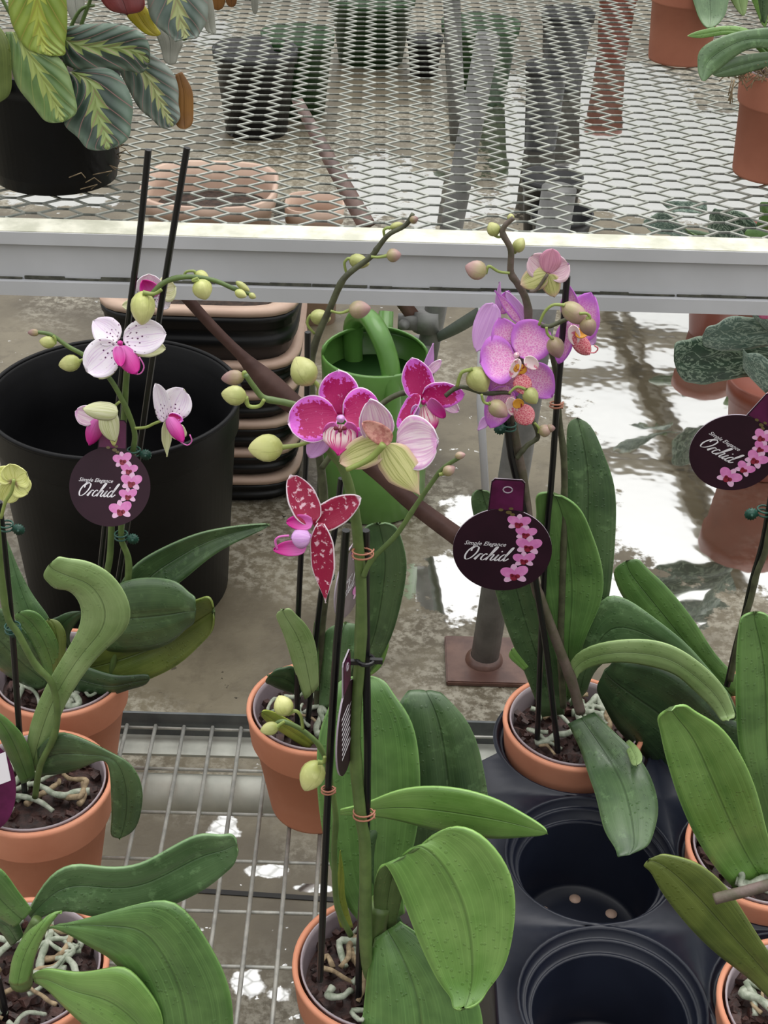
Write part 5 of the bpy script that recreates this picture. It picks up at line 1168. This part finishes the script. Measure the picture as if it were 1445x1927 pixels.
t, Y = tpot(1478, 30, 'clay pot cut off by the top right corner of the mesh bench', h=.1, rt=.045, rb_=.036)
leaf(t, [(1440, -80, 1480, -80), (1400, -40, 1440, -40), (1418, 10, 1445, 0), (1440, 52)], 'lfb', Y=(Y-.06, Y-.07), pt=.4)

# ---------------------------------------------------------------- plants on the floor under the bench, right
def marble(name, a, b, c2):
    g = G(name); q, u, v = g.uv(); p = g.geo(); d = g.mt('ABSOLUTE', g.mt('SUBTRACT', u, .5))
    n = g.noise(g.scale(q, (6, 6, 1)), 1.0, 3, .6, dist=1.2); nn = g.noise(p, 60, 4, .7)
    k = g.mt('ADD', g.mt('SUBTRACT', 1.0, g.step(g.mt('ABSOLUTE', g.mt('SUBTRACT', n, .5)), .01, .07)), g.mt('MULTIPLY', g.mt('SUBTRACT', nn, .5), 1.6))
    col = g.mix(g.step(nn, .3, .7), s2l(a), s2l(b)); col = g.mix(g.mt('MULTIPLY', g.step(k, .5, .95), .75), col, s2l(c2)); col = g.mix(g.mt('MULTIPLY', g.step(d, .44, .5), .6), col, s2l(c2)); g.bump(g.mt('ADD', n, nn), .6, .002)
    return g.fin(col, .5)
M['marb'] = marble('marbled_leaf', (38, 60, 46), (52, 76, 58), (138, 156, 136)); M['marb2'] = marble('marbled_leaf_grey', (66, 88, 78), (84, 104, 92), (146, 162, 146))
M['pinkpet'] = simple('pink_bloom', (214, 108, 150), .5, .1, 120, c2=(190, 78, 128))
def redpot(px, py, Zt, r, label, h=.13, name='potted_cyclamen', mat='redpot'):
    p = atz(px, py, Zt); b = Vector((p.x, p.y, Zt-h)); t = thing(name, label, 'houseplant', b)
    bm = bmesh.new(); lathe(bm, [(.001, 0), (r*.7, 0), (r*.92, h*.8), (r*.98, h*.81), (r, h), (r*.94, h), (r*.88, h*.9), (.001, h*.88)], b, 56); obj('pot', bm, M[mat], t); return t, p.y
t, Y = redpot(1462, 715, .15, .072, 'silver marbled plant with pink bloom in a brown red pot under the bench', h=.148)
leaf(t, [(1450, 650, 1455, 720), (1390, 640, 1400, 708), (1330, 632, 1345, 722), (1285, 640, 1300, 722), (1268, 680)], 'marb', Y=(Y-.02, Y-.05), bulge=.06, wave=.03, pt=.9)
leaf(t, [(1480, 600, 1480, 650), (1430, 600, 1420, 655), (1380, 594, 1370, 662), (1345, 612, 1335, 655), (1322, 632)], 'marb2', Y=(Y-.04, Y-.07), bulge=.06, wave=.03)
leaf(t, [(1490, 560, 1490, 620), (1440, 575, 1450, 625), (1420, 580, 1430, 610), (1406, 578)], 'marb2', Y=(Y-.05, Y-.06), wave=.03)
leaf(t, [(1470, 700, 1440, 740), (1430, 665, 1420, 720), (1405, 665, 1402, 700), (1398, 664)], 'marb2', Y=(Y-.06, Y-.09), wave=.02)
bm = bmesh.new()
for i in range(5): blob(bm, at(1436+i*5, 590+(i % 2)*5, Y-.08), Vector((math.cos(i), -.4, .3)), .02, .008, 10, flat=.4)
obj('bloom', bm, M['pinkpet'], t)
t, Y = redpot(1354, 520, .11, .055, 'brown red pot standing on the wet floor just below the rail', h=.11)
leaf(t, [(1350, 460, 1420, 470), (1330, 430, 1400, 440), (1340, 400, 1380, 410), (1360, 395)], 'marb', Y=(Y-.03, Y-.05), wave=.02)
leaf(t, [(1300, 440, 1340, 450), (1250, 400, 1290, 448), (1222, 410, 1250, 440), (1218, 428)], 'marb2', Y=(Y-.03, Y-.05), wave=.02)
leaf(t, [(1240, 380, 1330, 380), (1260, 395, 1330, 400), (1290, 400)], 'marb2', Y=(Y+.05, Y+.03), wave=.02)
t, Y = redpot(1440, 440, .13, .07, 'leafy plant under the mesh beside the right edge', h=.13)
leaf(t, [(1440, 440, 1445, 470), (1400, 400, 1380, 440), (1360, 395, 1350, 425), (1335, 405)], 'marb', Y=(Y-.03, Y-.05), wave=.02)
leaf(t, [(1420, 430, 1470, 430), (1430, 400, 1480, 410), (1445, 380)], 'lf', Y=(Y-.03, Y-.05))
leaf(t, [(1480, 440, 1480, 480), (1430, 430, 1430, 470), (1400, 445)], 'lf', Y=(Y-.06, Y-.07))
leaf(t, [(1340, 440, 1380, 450), (1300, 432, 1320, 455), (1262, 445)], 'lfd', Y=(Y-.06, Y-.07))
# black pots on the floor far under the mesh
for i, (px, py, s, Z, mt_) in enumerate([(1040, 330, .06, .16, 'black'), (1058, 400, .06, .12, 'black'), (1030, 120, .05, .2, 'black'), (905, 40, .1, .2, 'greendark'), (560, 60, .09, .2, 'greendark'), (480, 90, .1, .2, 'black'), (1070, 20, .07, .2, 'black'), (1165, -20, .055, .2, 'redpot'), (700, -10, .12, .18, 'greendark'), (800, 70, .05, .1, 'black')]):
    p = atz(px, py, Z); b = Vector((p.x, p.y, 0))
    lb = ['black pot on the floor seen through the mesh right of the middle', 'front black pot on the floor under the mesh near the pink buds', 'tall black pot far under the mesh, centre right', 'dark green tub far under the mesh, right of centre', 'dark green tub far under the mesh near the prayer plant', 'black tub far under the mesh beside the prayer plant', 'narrow black pot at the top edge under the mesh, right of centre', 'red brown pot at the top edge under the mesh', 'dark green tub at the top edge centre', 'small black pot far under the mesh, centre'][i]
    t = thing('floor_pot', lb, 'pot', b); bm = bmesh.new()
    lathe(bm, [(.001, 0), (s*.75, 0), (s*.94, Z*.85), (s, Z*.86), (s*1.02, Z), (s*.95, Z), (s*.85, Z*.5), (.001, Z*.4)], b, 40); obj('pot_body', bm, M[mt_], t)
